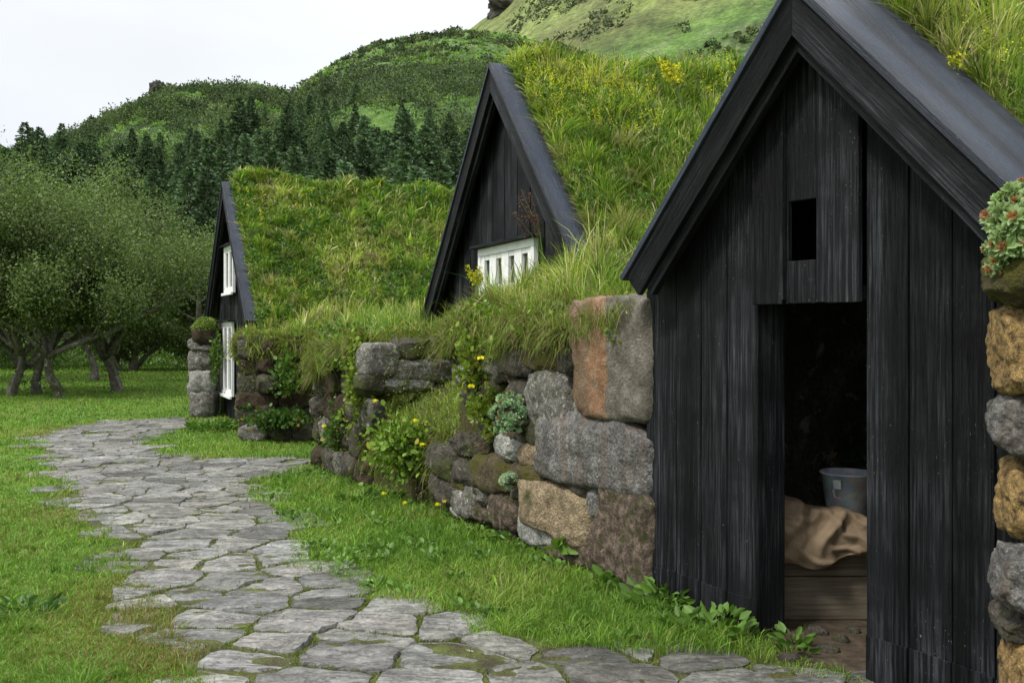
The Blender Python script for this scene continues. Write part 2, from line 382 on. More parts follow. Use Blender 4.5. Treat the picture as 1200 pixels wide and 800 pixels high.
def leaf_geo(P, size, D, col, asp=.6, bend=.25):
    """one folded six-sided leaf per point; D = direction of the leaf"""
    n = len(P); D = D / (np.linalg.norm(D, axis=1, keepdims=True) + 1e-9)
    r = rng.normal(0, 1, (n, 3)); r[:, 2] *= .5
    S = np.cross(D, r); S /= (np.linalg.norm(S, axis=1, keepdims=True) + 1e-9); Nn = np.cross(S, D)
    L_ = size[:, None]; W = L_ * asp * .5
    a = P; b = P + D * L_ * .35 + S * W + Nn * L_ * bend * .4; c = P + D * L_ * .75 + S * W * .75 + Nn * L_ * bend * .3
    d = P + D * L_; e_ = P + D * L_ * .75 - S * W * .75 + Nn * L_ * bend * .3; f = P + D * L_ * .35 - S * W + Nn * L_ * bend * .4
    V = np.stack([a, b, c, d, e_, f], 1).reshape(-1, 3); bs = np.arange(n)[:, None] * 6
    quads = np.concatenate([bs + np.array([[0, 1, 2, 3]]), bs + np.array([[0, 3, 4, 5]])])
    return V, quads, np.repeat(col, 6, 0)
def leaf_obj(name, P, size, D, col, asp=.6, bend=.25, mat=LEAF, parent=None):
    V, q, c = leaf_geo(P, size, D, col, asp, bend)
    return np_mesh(name, V, quads=q, cols=c, mat=mat, parent=parent)
def tube(path, rad, sides=7, close=True):
    V = []; Fc = []; n = len(path)
    for i, p in enumerate(path):
        p = Vector(p); a = Vector(path[max(i - 1, 0)]); b = Vector(path[min(i + 1, n - 1)])
        t = (b - a).normalized(); x = t.orthogonal().normalized()
        if i and abs(x.dot(px)) < .99: x = (px - t * px.dot(t)).normalized()
        px = x; y = t.cross(x)
        for k in range(sides):
            an = 2 * math.pi * k / sides; rr = rad[i] * (1 + .12 * math.sin(3 * an + i))
            V.append(p + x * math.cos(an) * rr + y * math.sin(an) * rr)
    for i in range(n - 1):
        for k in range(sides):
            a = i * sides + k; b = i * sides + (k + 1) % sides; Fc.append((a, b, b + sides, a + sides))
    if close: Fc.append(list(range(sides))[::-1]); Fc.append([(n - 1) * sides + k for k in range(sides)])
    return V, Fc
class MB:
    def __init__(s): s.V = []; s.F = []; s.mi = []
    def add(s, V, Fc, m=0):
        o = len(s.V); s.V += [tuple(v) for v in V]; s.F += [[i + o for i in f] for f in Fc]; s.mi += [m] * len(Fc); return s
    def box(s, x0, x1, y0, y1, z0, z1, m=0, xf=None):
        V = [(x, y, z) for z in (z0, z1) for x, y in ((x0, y0), (x1, y0), (x1, y1), (x0, y1))]
        if xf: V = [xf(v) for v in V]
        return s.add(V, [(0, 3, 2, 1), (4, 5, 6, 7), (0, 1, 5, 4), (1, 2, 6, 5), (2, 3, 7, 6), (3, 0, 4, 7)], m)
    def prism(s, pts, y0, y1, m=0):
        n = len(pts); V = [(x, y0, z) for x, z in pts] + [(x, y1, z) for x, z in pts]
        Fc = [list(range(n)), list(range(2 * n - 1, n - 1, -1))] + [(i, i + n, (i + 1) % n + n, (i + 1) % n) for i in range(n)]
        return s.add(V, Fc, m)
    def build(s, name, mat, parent=None, smooth=False, bevel=0):
        o = mesh_obj(name, s.V, s.F, mat, parent, smooth, s.mi)
        bm = bmesh.new(); bm.from_mesh(o.data); bmesh.ops.recalc_face_normals(bm, faces=bm.faces); bm.to_mesh(o.data); bm.free()
        if bevel:
            b = o.modifiers.new("bevel", 'BEVEL'); b.width = bevel; b.segments = 2; b.limit_method = 'ANGLE'
        return o

_cube_cache = {}
def cube_sphere(n):
    if n in _cube_cache: return _cube_cache[n]
    bm = bmesh.new(); bmesh.ops.create_cube(bm, size=2); bmesh.ops.subdivide_edges(bm, edges=bm.edges, cuts=n, use_grid_fill=True)
    V = np.array([v.co[:] for v in bm.verts]); Fc = [[v.index for v in f.verts] for f in bm.faces]; bm.free()
    _cube_cache[n] = (V, Fc); return V, Fc
def stone(name, c, dims, mat, parent=None, rz=0, k=4.5, n=14, amp=.10, seed=0, facet=.10, tilt=0.0):
    """rounded, chipped block: superellipsoid with plane cuts and noise; dims are half sizes"""
    V, Fc = cube_sphere(n); V = V.copy()
    nrm = (np.abs(V) ** k).sum(1) ** (1 / k); V = V / nrm[:, None]
    r = random.Random(seed * 7919 + 13)
    blocky = k >= 5.5
    for _ in range(8 if blocky else 16):                  # chip with random planes
        d = np.array([r.uniform(-1, 1), r.uniform(-1, 1), r.uniform(-1, 1)]); d /= np.linalg.norm(d)
        lim = (r.uniform(.86, 1.08) if blocky else r.uniform(.68, .98)) * (np.abs(d) ** 1.0).sum() ** .62
        s_ = V @ d; ov = np.clip(s_ - lim, 0, None); V -= d * ov[:, None] * .97
    dm = np.array(dims); W = V * dm; sz = float(np.mean(dm))
    out = []
    for i in range(len(W)):
        p = Vector(W[i] / sz * 1.1) + Vector((seed * 3.1, seed * 1.7, 0))
        f = noise.fractal(p, 0.8, 2.1, 5) * amp * sz + (abs(noise.noise(p * 3.1)) - .25) * amp * .6 * sz - max(0, .12 - abs(noise.noise(p * 1.3 + Vector((5, 5, 5))))) * amp * 3.0 * sz
        nn = V[i] / (np.linalg.norm(V[i]) + 1e-6); out.append(W[i] + nn * f)
    W = np.array(out)
    if tilt:
        ct, st = math.cos(tilt), math.sin(tilt); W = W @ np.array([[ct, 0, st], [0, 1, 0], [-st, 0, ct]])
    cr, sr = math.cos(rz), math.sin(rz)
    W = W @ np.array([[cr, sr, 0], [-sr, cr, 0], [0, 0, 1]])
    o = mesh_obj(name, W, Fc, mat, parent, True)
    o.location = tuple(map(float, c)); return o

# ------------------------------------------------------------------ layout: three house frames
NEAR = Fr(-84, 930, 4967 / 1014.0)
MID = Fr(140, 585, 10.0)
FAR = Fr(60, 272, 17.6)
WL = Fr(-60, 769, 5.93)                       # the long stone wall left of the near house

PATH = [(-5.75, 17.7), (-6.73, 17.45), (-7.15, 16.2), (-6.98, 14.7), (-5.45, 11.67), (-4.0, 9.11), (-3.0, 7.32), (-2.5, 6.55), (-1.9, 5.26), (-1.4, 4.5), (-.7, 2.6), (2.6, 2.4),
        (1.95, 3.9), (1.6, 4.5), (1.22, 4.95), (.43, 5.02), (-.12, 5.22), (-.3, 5.62), (-.89, 6.05), (-1.4, 6.8), (-1.75, 7.95), (-2.35, 9.34), (-2.62, 10.6), (-2.35, 11.5), (-1.9, 12.4), (-3.1, 12.2), (-4.2, 12.35), (-5.35, 14.3), (-5.25, 16.3)]

# --- turf bank between the houses (terrain)
BANK = [(.84, 6.02), (.5, 6.66), (.1, 7.45), (-.42, 8.42), (-.2, 8.9), (-.22, 9.6), (-.66, 10.32), (-1.5, 10.72), (-1.5, 10.22), (-2.12, 11.35), (-2.0, 12.2), (-2.3, 13.4), (-2.7, 14.4), (-3.78, 14.42),
        (-3.98, 15.1), (-4.2, 16.0), (-4.1, 17.3), (-4.6, 19.6), (-4.0, 24), (9, 26), (13, 14), (6, 7.2), (3.0, 8.9), (.95, 6.6)]
LEDGE = [(-1.5, 10.3), (-.42, 8.42), (-.1, 8.8), (-.1, 9.7), (-.6, 10.45), (-1.6, 10.85)]
HP = np.array([(.85, 6.1, 1.70), (.5, 6.75, 1.72), (.1, 7.5, 1.68), (-.4, 8.5, 1.62), (-.1, 9.3, 1.7), (-.6, 10.4, 1.46), (-1.5, 10.8, 1.42), (-2.0, 11.4, 1.40), (-1.9, 12.5, 1.5), (-2.6, 14.3, 1.52),
               (-3.7, 14.5, 1.48), (-4.0, 15.3, 1.55), (-2.8, 15.6, 1.85), (-1, 14, 1.75), (-.95, 11.9, 1.66), (0, 9.6, 1.90), (.45, 8.5, 2.05), (.9, 7.6, 2.2), (1.4, 7.4, 2.35), (1.1, 6.7, 2.05), (1.8, 7.0, 2.35), (2.5, 7.6, 2.5),
               (4, 9, 2.4), (1.5, 9, 2.2), (1, 13, 1.9), (5, 16, 2), (0, 20, 1.9), (-4.6, 17.5, 1.5)])
def bank_h(x, y):
    d = (x[:, None] - HP[:, 0]) ** 2 + (y[:, None] - HP[:, 1]) ** 2
    w = 1 / (d + .04) ** 1.6; h = (w * HP[:, 2]).sum(1) / w.sum(1)
    return h + (fbm(x * 1.7, y * 1.7, 3) - .5) * .28
def ledge_h(x, y):
    e1 = np.array([-1.5, 10.3]); e2 = np.array([-.42, 8.42]); d = e2 - e1; n_ = np.array([-d[1], d[0]]); n_ /= np.hypot(*n_)
    t = (x - e1[0]) * n_[0] + (y - e1[1]) * n_[1]; t = np.abs(t)
    return .66 + .42 * np.clip(t / .75, 0, 1) ** .7 + (fbm(x * 3, y * 3, 3) - .5) * .12
def room_mask(P, fr, s0, s1, y0, y1):
    l_ = fr.loc(P); return (l_[:, 0] > s0) & (l_[:, 0] < s1) & (l_[:, 1] > y0) & (l_[:, 1] < y1)
def bank_eval(x, y):
    P = np.column_stack([x, y])
    wob = np.column_stack([x + (fbm(x * 4, y * 4, 3) - .5) * .16, y + (fbm(x * 4 + 50, y * 4, 3) - .5) * .16])
    inb = pip(wob, BANK) & ~room_mask(P, NEAR, -1.16, 1.4, -.1, 3.2)
    inl = pip(wob, LEDGE)
    h = np.where(inb, bank_h(x, y), -.15)
    h = np.where(inl & ~inb, ledge_h(x, y), h)
    return h, inb, inl & ~inb
gx = np.arange(-5.0, 6.4, .045); gy = np.arange(5.6, 22.0, .06)
GX, GY = np.meshgrid(gx, gy)
hb, inb, inl = bank_eval(GX.ravel(), GY.ravel())
HB = hb.reshape(GX.shape)
nx = len(gx); ny = len(gy); solid = (HB > 0)
ok = solid[:-1, :-1] | solid[1:, :-1] | solid[:-1, 1:] | solid[1:, 1:]
ii = (np.arange(ny - 1)[:, None] * nx + np.arange(nx - 1)[None])[ok]
jx = (fbm(GX * 6, HB * 5 + GY * 6, 3) - .5) * .09
V = np.column_stack([(GX + jx).ravel(), (GY + jx).ravel(), HB.ravel()])
used = np.zeros(len(V), bool); Q = np.column_stack([ii, ii + 1, ii + nx + 1, ii + nx]); used[Q.ravel()] = True
remap = np.cumsum(used) - 1
bank = np_mesh("turf_bank", V[used], quads=remap[Q], mat=EARTH, smooth=True); tag(bank, kind='structure')

# ------------------------------------------------------------------ path of flagstones
pr = random.Random(3)
seeds = []
yy = 2.6; row = 0
while yy < 18.2:
    step = .25 + .13 * pr.random()
    xx = -8.4 + pr.random() * .5
    while xx < 2.8:
        w_ = .26 + .42 * pr.random()
        seeds.append((xx + pr.uniform(-.06, .06), yy + pr.uniform(-.13, .13))); xx += w_
    yy += step; row += 1
seeds = np.array(seeds); wobs = seeds + (np.column_stack([fbm(seeds[:, 0] * 2, seeds[:, 1] * 2), fbm(seeds[:, 0] * 2 + 9, seeds[:, 1] * 2)]) - .5) * .3
def path_dist(P_):
    d_ = np.full(len(P_), 1e9)
    for (x1, y1), (x2, y2) in zip(PATH, PATH[1:] + PATH[:1]):
        dx, dy = x2 - x1, y2 - y1; t = np.clip(((P_[:, 0] - x1) * dx + (P_[:, 1] - y1) * dy) / (dx * dx + dy * dy), 0, 1)
        d_ = np.minimum(d_, np.hypot(P_[:, 0] - x1 - t * dx, P_[:, 1] - y1 - t * dy))
    return np.where(pip(P_, PATH), d_, -d_)
keep = path_dist(seeds) > -.08
PX0, PY0, RES = -8.6, 2.2, .012
mask = np.zeros((int(16.2 / RES), int(11.6 / RES)), bool)
PVv = []; PFf = []; PM = []; PT = []
for i in np.where(keep)[0]:
    c = seeds[i]; d2 = ((seeds - c) ** 2).sum(1); nb = np.where((d2 > 1e-9) & (d2 < 1.3 ** 2))[0]
    if pr.random() < .015: continue
    ptone = pr.uniform(.72, 1.18) * (.62 if pr.random() < .12 else 1); ptone *= .55 if (c[0] > .35 and pr.random() < .6) else 1; ptint = (ptone * pr.uniform(.97, 1.03), ptone, ptone * pr.uniform(.90, 1.0))
    poly = [np.array(p) for p in ((c[0] - .5, c[1] - .36), (c[0] + .5, c[1] - .36), (c[0] + .5, c[1] + .36), (c[0] - .5, c[1] + .36))]
    gap = .004 + .022 * pr.random() ** 1.6 * (1.0 if c[1] < 9 else .4)
    for j in nb:
        n_ = seeds[j] - c; Ld = math.sqrt(d2[j]); n_ = n_ / Ld; lim = Ld / 2 - gap
        if lim < .03: lim = .03
        out = []
        for a in range(len(poly)):
            p, q = poly[a], poly[(a + 1) % len(poly)]; dp = (p - c) @ n_ - lim; dq = (q - c) @ n_ - lim
            if dp <= 0: out.append(p)
            if (dp < 0) != (dq < 0) and abs(dp - dq) > 1e-9: out.append(p + (q - p) * dp / (dp - dq))
        poly = out
        if len(poly) < 3: break
    if len(poly) < 3: continue
    poly = np.array(poly)
    if (poly.max(0) - poly.min(0)).min() < .07: continue
    for _ in range(2):                                   # soften the corners
        nxt = np.roll(poly, -1, 0); poly = np.stack([poly * .9 + nxt * .1, poly * .1 + nxt * .9], 1).reshape(-1, 2)
    per = np.linalg.norm(np.roll(poly, -1, 0) - poly, axis=1); m = 44
    cum = np.concatenate([[0], np.cumsum(per)]); tt = np.linspace(0, cum[-1], m, endpoint=False)
    cl = np.vstack([poly, poly[:1]]); ring = np.column_stack([np.interp(tt, cum, cl[:, 0]), np.interp(tt, cum, cl[:, 1])])
    cen = ring.mean(0)
    wv = np.array([noise.noise(Vector((p[0] * 9, p[1] * 9, 1.3))) for p in ring]); dr = ring - cen
    ring = ring + dr / (np.linalg.norm(dr, axis=1)[:, None]) * (wv * .022 + np.array([noise.noise(Vector((p[0] * 28, p[1] * 28, 4.3))) for p in ring]) * .010)[:, None]
    hgt = .010 + .012 * pr.random(); tx, ty = pr.uniform(-.03, .03), pr.uniform(-.03, .03)
    o = len(PVv)
    lv = [(1.0, -.01), (.993, hgt * .7), (.965, hgt * .97), (.86, hgt), (.72, hgt), (.56, hgt), (.40, hgt), (.2, hgt)]
    for li, (sc_, z) in enumerate(lv):
        for p in cen + (ring - cen) * sc_:
            zz = z
            if li >= 2:
                zz += tx * (p[0] - cen[0]) + ty * (p[1] - cen[1])
                q = noise.fractal(Vector((p[0] * 2.6, p[1] * 7, i * .37)), .9, 2.1, 4)
                zz += math.floor(q * 5) / 5 * .013 + q * .006 + noise.noise(Vector((p[0] * 25, p[1] * 25, 0))) * .0025
            PVv.append((p[0], p[1], zz))
    PVv.append((cen[0], cen[1], hgt)); top = len(PVv) - 1; PT += [ptint] * (len(PVv) - o)
    for r_ in range(len(lv) - 1):
        for k in range(m):
            a = o + r_ * m + k; b = o + r_ * m + (k + 1) % m; PFf.append((a, b, b + m, a + m)); PM.append(0)
    for k in range(m): PFf.append((o + (len(lv) - 1) * m + k, o + (len(lv) - 1) * m + (k + 1) % m, top)); PM.append(0)
    mn = ring.min(0); mx_ = ring.max(0)
    i0, i1 = int((mn[0] - PX0) / RES), int((mx_[0] - PX0) / RES) + 1; j0, j1 = int((mn[1] - PY0) / RES), int((mx_[1] - PY0) / RES) + 1
    if i0 < 0 or j0 < 0: continue
    cx_, cy_ = np.meshgrid(PX0 + (np.arange(i0, i1) + .5) * RES, PY0 + (np.arange(j0, j1) + .5) * RES)
    ins = pip(np.column_stack([cx_.ravel(), cy_.ravel()]), ring).reshape(cx_.shape)
    mask[j0:j1, i0:i1] |= ins[:mask[j0:j1, i0:i1].shape[0], :mask[j0:j1, i0:i1].shape[1]]
def on_stone(x, y):
    i = ((x - PX0) / RES).astype(int); j = ((y - PY0) / RES).astype(int)
    okk = (i >= 0) & (j >= 0) & (j < mask.shape[0]) & (i < mask.shape[1]); r = np.zeros(len(x), bool)
    r[okk] = mask[j[okk], i[okk]]; return r
nb0 = len(PVv)
PVv += [(x, y, .004) for x, y in PATH]; PFf.append(list(range(nb0, nb0 + len(PATH)))); PM.append(1)
def slate():
    k = M_("flagstone"); f = k.noise(3.2, 9, .65, k.map((1, 2.0, 1))); f2 = k.noise(40, 7, .7); f3 = k.noise(1.3, 4)
    c = k.ramp(f, [(.30, (.085, .085, .08)), (.5, (.165, .163, .155)), (.7, (.25, .247, .235))])
    c = k.mix(1.0, c, k.attr(), 'MULTIPLY')
    c = k.mix(.8, c, k.ramp(f2, [(.3, .45), (.7, 1.6)]), 'MULTIPLY')
    f4 = k.noise(14, 6, .7); c = k.mix(.5, c, k.ramp(f4, [(.35, .5), (.65, 1.4)]), 'MULTIPLY')
    c = k.mix(k.ramp(f3, [(.5, 0.0), (.75, .3)]), c, (.19, .165, .125))
    ly = k.noise(1.0, 6, .6, k.map((2.2, 9, 2)), .8)
    line = k.ramp(ly, [(.485, 0.0), (.50, 1.0), (.515, 0.0)])
    c = k.mix(k.mul(line, .75), c, (.035, .034, .032))
    dk = k.ramp(k.noise(5, 5, .6, dist=1.0), [(.66, 0.0), (.70, .8)]); c = k.mix(dk, c, (.05, .052, .055))
    li = k.ramp(k.noise(60, 3), [(.70, 0.0), (.74, .8)]); c = k.mix(li, c, (.42, .42, .38))
    k.col(c); k.rough(.8); k.b.inputs["Specular IOR Level"].default_value = .3
    k.bump(k.mul(k.mul(k.ramp(ly, [(.45, 0.0), (.5, .5), (.55, 1.0)]), 1.2), k.mul(f2, .5), 'ADD'), .8, .012); return k.m
def joint():
    k = M_("joint_moss"); f = k.noise(5, 6, .65); f2 = k.noise(60, 5)
    c = k.ramp(f, [(.35, (.045, .036, .022)), (.5, (.07, .075, .022)), (.65, (.10, .13, .028))])
    k.col(k.mix(.6, c, k.ramp(f2, [(.3, .4), (.7, 1.5)]), 'MULTIPLY')); k.bump(f2, 1, .02); return k.m
pathobj = mesh_obj("path", PVv, PFf, [slate(), joint()], None, False, PM)
PT += [(1, 1, 1)] * len(PATH); at_ = pathobj.data.attributes.new('tint', 'FLOAT_COLOR', 'POINT'); at_.data.foreach_set('color', np.hstack([np.array(PT), np.ones((len(PT), 1))]).astype(np.float32).ravel()); tag(pathobj, kind='structure')

# ------------------------------------------------------------------ houses
def bargeboards(fr, H, xa, za, sl, Lx, Rx, out, fh, plank_in, thick=.035):
    """front boards, moulding and cover planks along both rafters; xa,za = apex, sl = slope"""
    for sgn, ext in ((-1, xa - Lx), (1, Rx - xa)):
        ang = math.atan(sl); ln = ext / math.cos(ang)
        def mk(name, x0, x1, y0, y1, z0, z1, mat, bev=.004):
            mb = MB()                                   # x runs down the rafter, z is square to it, mitred at the apex
            def xf(v):
                x, y, z = v
                if abs(x - x0) < 1e-6: x = x0 - (z) * math.tan(ang) * 1.0 * (-1) if False else x0 + z * math.tan(ang)*-1
                return (x, y, z)
            mb.box(x0, x1, y0, y1, z0, z1, 0, xf)
            # cut lengthwise so the bevel and the bump have edges to work on
            o = mb.build(name, mat, H, bevel=bev)
            o.location = (xa, 0, za)
            if sgn > 0: o.rotation_euler = (0, ang, 0)
            else:
                o.rotation_euler = (0, ang, math.pi)
            return o
        yo = -1 if sgn > 0 else 1                       # rotated by 180 deg the inward axis flips
        def yr(a, b): return (a, b) if sgn > 0 else (-b, -a)
        a, b = yr(-out, -out + thick); mk("bargeboard", 0, ln, a, b, -fh, -thick - .002, TARX)
        a, b = yr(-out + thick + .002, -out + thick + .05); mk("moulding", 0, ln - .05, a, b, -fh - .05, -thick - .004, TARX)
        a, b = yr(-out - .015, plank_in); mk("cover_plank", 0, ln + .03, a, b, -thick, 0, TARP)
def board_wall(H, xs, xa, za, sl, z0, door=None, yo=0.0, seed=1, skirt=True, top_pad=.0, thick=.03, lap=.0):
    r = random.Random(seed); mb = MB()
    for i in range(len(xs) - 1):
        x0, x1 = xs[i] + .004, xs[i + 1] - .004
        t0 = za - sl * abs(x0 - xa) - top_pad; t1 = za - sl * abs(x1 - xa) - top_pad
        y = yo + (lap if i % 2 else 0) + r.uniform(-.002, .002)
        zb = z0
        if door and x0 > door[0] - .02 and x1 < door[1] + .02: zb = door[2]
        pts = [(x0, zb), (x1, zb), (x1, t1), (x0, t0)]
        if x0 < xa < x1: pts = [(x0, zb), (x1, zb), (x1, t1), (xa, za - top_pad), (x0, t0)]
        mb.prism(pts, y, y + thick)
        if skirt and zb == z0: mb.prism([(x0, z0), (x1, z0), (x1, .21 + r.uniform(-.01, .01)), (x0, .21 + r.uniform(-.01, .01))], y - .007, y - .0005)
    return mb.build("board_wall", TAR, H, bevel=.006)

def roof_turf(H, fr, xa, za, sl, y0, y1, S, thick=.14, res=.05, seed=0, zmin=1.2):
    xs = np.arange(-S, S + res, res); ys = np.arange(y0, y1, res * 1.6)
    X, Y = np.meshgrid(xs, ys)
    base = za - sl * (np.sqrt((X) ** 2 + .02) - .06)
    Z = base + thick + (fbm(X * 1.4 + seed, Y * 1.4, 4) - .5) * .30 + (fbm(X * 6, Y * 6 + seed, 3) - .5) * .07
    edge = np.clip((Y - y0) / .14, 0, 1) ** .5; Z = base - .05 + (Z - base + .05) * edge
    V = np.column_stack([(X + xa).ravel(), Y.ravel(), Z.ravel()])
    nx_, ny_ = len(xs), len(ys); ii = (np.arange(ny_ - 1)[:, None] * nx_ + np.arange(nx_ - 1)[None]).ravel()
    o = np_mesh("turf_roof", V, quads=np.column_stack([ii, ii + 1, ii + nx_ + 1, ii + nx_]), mat=EARTH, parent=H, smooth=True)
    def zf(x, y):
        fi = np.clip((x - xa + S) / res, 0, nx_ - 1.001); fj = np.clip((y - y0) / (res * 1.6), 0, ny_ - 1.001)
        i = fi.astype(int); j = fj.astype(int); a = fi - i; b = fj - j
        return Z[j, i] * (1 - a) * (1 - b) + Z[j, i + 1] * a * (1 - b) + Z[j + 1, i] * (1 - a) * b + Z[j + 1, i + 1] * a * b
    return o, zf

def grass_colors(n, P2, kind='roof'):
    f = fbm(P2[:, 0] * 1.3 + 5, P2[:, 1] * 1.3, 4); f2 = rng.random(n)
    if kind == 'lawn':
        g1 = np.array([.095, .195, .023]); g2 = np.array([.175, .275, .038]); st = np.array([.22, .21, .08])
        t = np.clip((f - .3) * 2 + rng.normal(0, .25, n), 0, 1)[:, None]; c = g1 + (g2 - g1) * t
        sw = (f2 < .05 + .25 * np.clip((f - .55) * 5, 0, 1))
    else:
        g1 = np.array([.13, .22, .026]); g2 = np.array([.30, .37, .058]); st = np.array([.48, .43, .22])
        t = np.clip((f - .3) * 2.2 + rng.normal(0, .3, n), 0, 1)[:, None]; c = g1 + (g2 - g1) * t
        gr = rng.random(n) < .12; c[gr] = np.array([.07, .16, .03])
        sw = (f2 < .09 + .34 * np.clip((f - .52) * 5, 0, 1))
    c[sw] = st * rng.uniform(.7, 1.2, (sw.sum(), 1))
    return np.clip(c * rng.uniform(.75, 1.25, (n, 1)), 0, 1)

def roof_grass(H, fr, zf, xa, x0, x1, y0, y1, n, h=(.08, .26), px=.0011, straw=1, name="grass", flowers=0, weeds=0, hmul=None):
    P = np.column_stack([rng.uniform(x0, x1, n), y0 + (y1 - y0) * rng.random(n) ** 1.35]); P, ld, hm, tone, warm = tuftify(P, .72); P[:, 1] = np.clip(P[:, 1], y0 + .02, None); z = zf(P[:, 0], P[:, 1])
    loc3 = np.column_stack([P, z - .01]); W = fr.wa(loc3); dist = W[:, 1]
    patch = fbm(P[:, 0] * 2.3 + 3, P[:, 1] * 2.3, 3)
    hh = rng.uniform(h[0], h[1], n) * (.45 + 1.1 * patch) * hm ; ww = np.maximum(.003, dist * px * 1.25) * rng.uniform(.7, 1.4, n)
    if hmul is not None: hh *= hmul(P)
    col = grass_colors(n, P * 1.0 + xa) * tone[:, None]; dryt = (warm > .82)[:, None]; col = np.where(dryt, col * .4 + np.array([.32, .29, .14]) * .6, col)
    blades(name, loc3, hh, ww, col, lean=.6, droop=.12, parent=H, ldir=ld)['kind'] = 'stuff'
    if weeds:
        m = int(weeds); Q_ = np.column_stack([rng.uniform(x0, x1, m), y0 + (y1 - y0) * rng.random(m) ** 1.3])
        cl = fbm(Q_[:, 0] * 1.9 + 40, Q_[:, 1] * 1.9, 3); Q_ = Q_[cl > .52]; m = len(Q_)
        k = 16; B = np.repeat(np.column_stack([Q_, zf(Q_[:, 0], Q_[:, 1])]), k, 0) + rng.normal(0, .035, (m * k, 3)) * np.array([1, 1, .6]) + np.array([0, 0, .07])
        D = rng.normal(0, 1, (m * k, 3)) + np.array([0, 0, .5])
        d = fr.wa(B)[:, 1]; c = np.array([.07, .15, .022]) * rng.uniform(.6, 1.5, (m * k, 1))
        leaf_obj("weed_leaves", B, np.maximum(.025, d * .0022) * rng.uniform(.7, 1.5, m * k), D, c, .55, parent=H)['kind'] = 'stuff'
    if flowers:
        m = int(flowers); Q_ = np.column_stack([rng.uniform(x0, x1, m), y0 + (y1 - y0) * rng.random(m) ** 1.3])
        cl = fbm(Q_[:, 0] * 1.3 + 80, Q_[:, 1] * 1.3, 3); Q_ = Q_[cl > .50]; m = len(Q_); k = 16
        hgt = rng.uniform(.10, .26, m)
        B = np.repeat(np.column_stack([Q_, zf(Q_[:, 0], Q_[:, 1]) + hgt]), k, 0); tt = rng.random(m * k)
        B += rng.normal(0, .012, (m * k, 3)); B[:, 2] -= tt * .09
        D = rng.normal(0, 1, (m * k, 3)); d = fr.wa(B)[:, 1]
        c = np.array([.56, .57, .045]) * rng.uniform(.6, 1.2, (m * k, 1))
        leaf_obj("wildflowers", B, np.maximum(.008, d * .0011) * rng.uniform(.8, 1.5, m * k), D, c, .8, mat=PETAL, parent=H)['kind'] = 'stuff'

# --- near house -----------------------------------------------------------------
HN = empty("turf_house", NEAR.w(0, 0, 0), NEAR.rz)
tag(HN, "near turf house with tall black tarred gable and a dark open doorway", "house", "turf houses in a row")
nxa, nza, nsl = .18, 3.235, 1.01
bargeboards(NEAR, HN, nxa, nza, nsl, -1.12, 1.56, .20, .19, .42)
xs = [-1.17, -.891, -.68, -.475, -.247, -.028, .232, .437, .666, .88, 1.074, 1.30, 1.5, 1.72]
board_wall(HN, xs[:5] + [xs[4] + .001], nxa, nza, nsl, -.02, seed=2, top_pad=.06)
w2 = board_wall(HN, xs[7:], nxa, nza, nsl, -.02, seed=5, top_pad=.06)
me2 = w2.data
# planks above the door: one short panel hung proud of the wall
mb = MB(); r = random.Random(4); zb = 1.72
def ptop(x): return nza - nsl * abs(x - nxa) - .06
cols_ = [(-.247, -.028, -.045), (-.028, .232, -.032), (.232, .437, -.045)]
for x0, x1, y in cols_:
    x0 += .004; x1 -= .004
    def pr_(a, b, z0, z1=None):
        if z1 is None:
            pts = [(a, z0), (b, z0), (b, ptop(b))] + ([(nxa, ptop(nxa))] if a < nxa < b else []) + [(a, ptop(a))]
        else: pts = [(a, z0), (b, z0), (b, z1), (a, z1)]
        mb.prism(pts, y, y + .03)
    if x0 < 0 < x1:
        hx0, hx1 = -.006, .172
        pr_(x0, hx0, zb); pr_(hx1, x1, zb + .004); pr_(hx0 + .0004, hx1 - .0004, zb + .002, 1.93); pr_(hx0 + .0004, hx1 - .0004, 2.22)
    else: pr_(x0, x1, zb)
mb.build("door_head_panel", TAR, HN, bevel=.005)
mb = MB()
mb.box(-.315, -.243, .032, .19, -.02, 1.76); mb.box(.439, .50, .032, .19, -.02, 1.76); mb.box(-.243, .439, .035, .19, 1.735, 1.80)
mb.build("door_frame", TAR, HN, bevel=.003)
mb = MB(); mb.box(-.030, -.012, -.062, -.033, 1.74, 3.0); mb.build("batten", TAR, HN, bevel=.003)
# corner strip where the boards meet the big stones
mb = MB()                                                   # dark room: walls, gable ceiling, back wall
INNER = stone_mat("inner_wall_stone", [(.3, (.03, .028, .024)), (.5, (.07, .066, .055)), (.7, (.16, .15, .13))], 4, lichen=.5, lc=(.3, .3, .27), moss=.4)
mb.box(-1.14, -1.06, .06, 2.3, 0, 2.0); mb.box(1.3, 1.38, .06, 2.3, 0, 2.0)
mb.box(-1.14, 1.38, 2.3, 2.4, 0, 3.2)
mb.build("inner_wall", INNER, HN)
mb = MB(); mb.prism([(-1.2, 1.86), (nxa, nza - .08), (1.45, 1.86), (1.45, 1.76), (nxa, nza - .17), (-1.2, 1.76)], .05, 2.45); mb.build("rafter_ceiling", TAR, HN)
tn, zfn = roof_turf(HN, NEAR, nxa, nza - .02, nsl, .40, 4.6, 1.75, thick=.16, seed=11)
roof_grass(HN, NEAR, zfn, nxa, -.95, 1.65, .40, 3.6, 42000, (.12, .34), flowers=420, weeds=500)

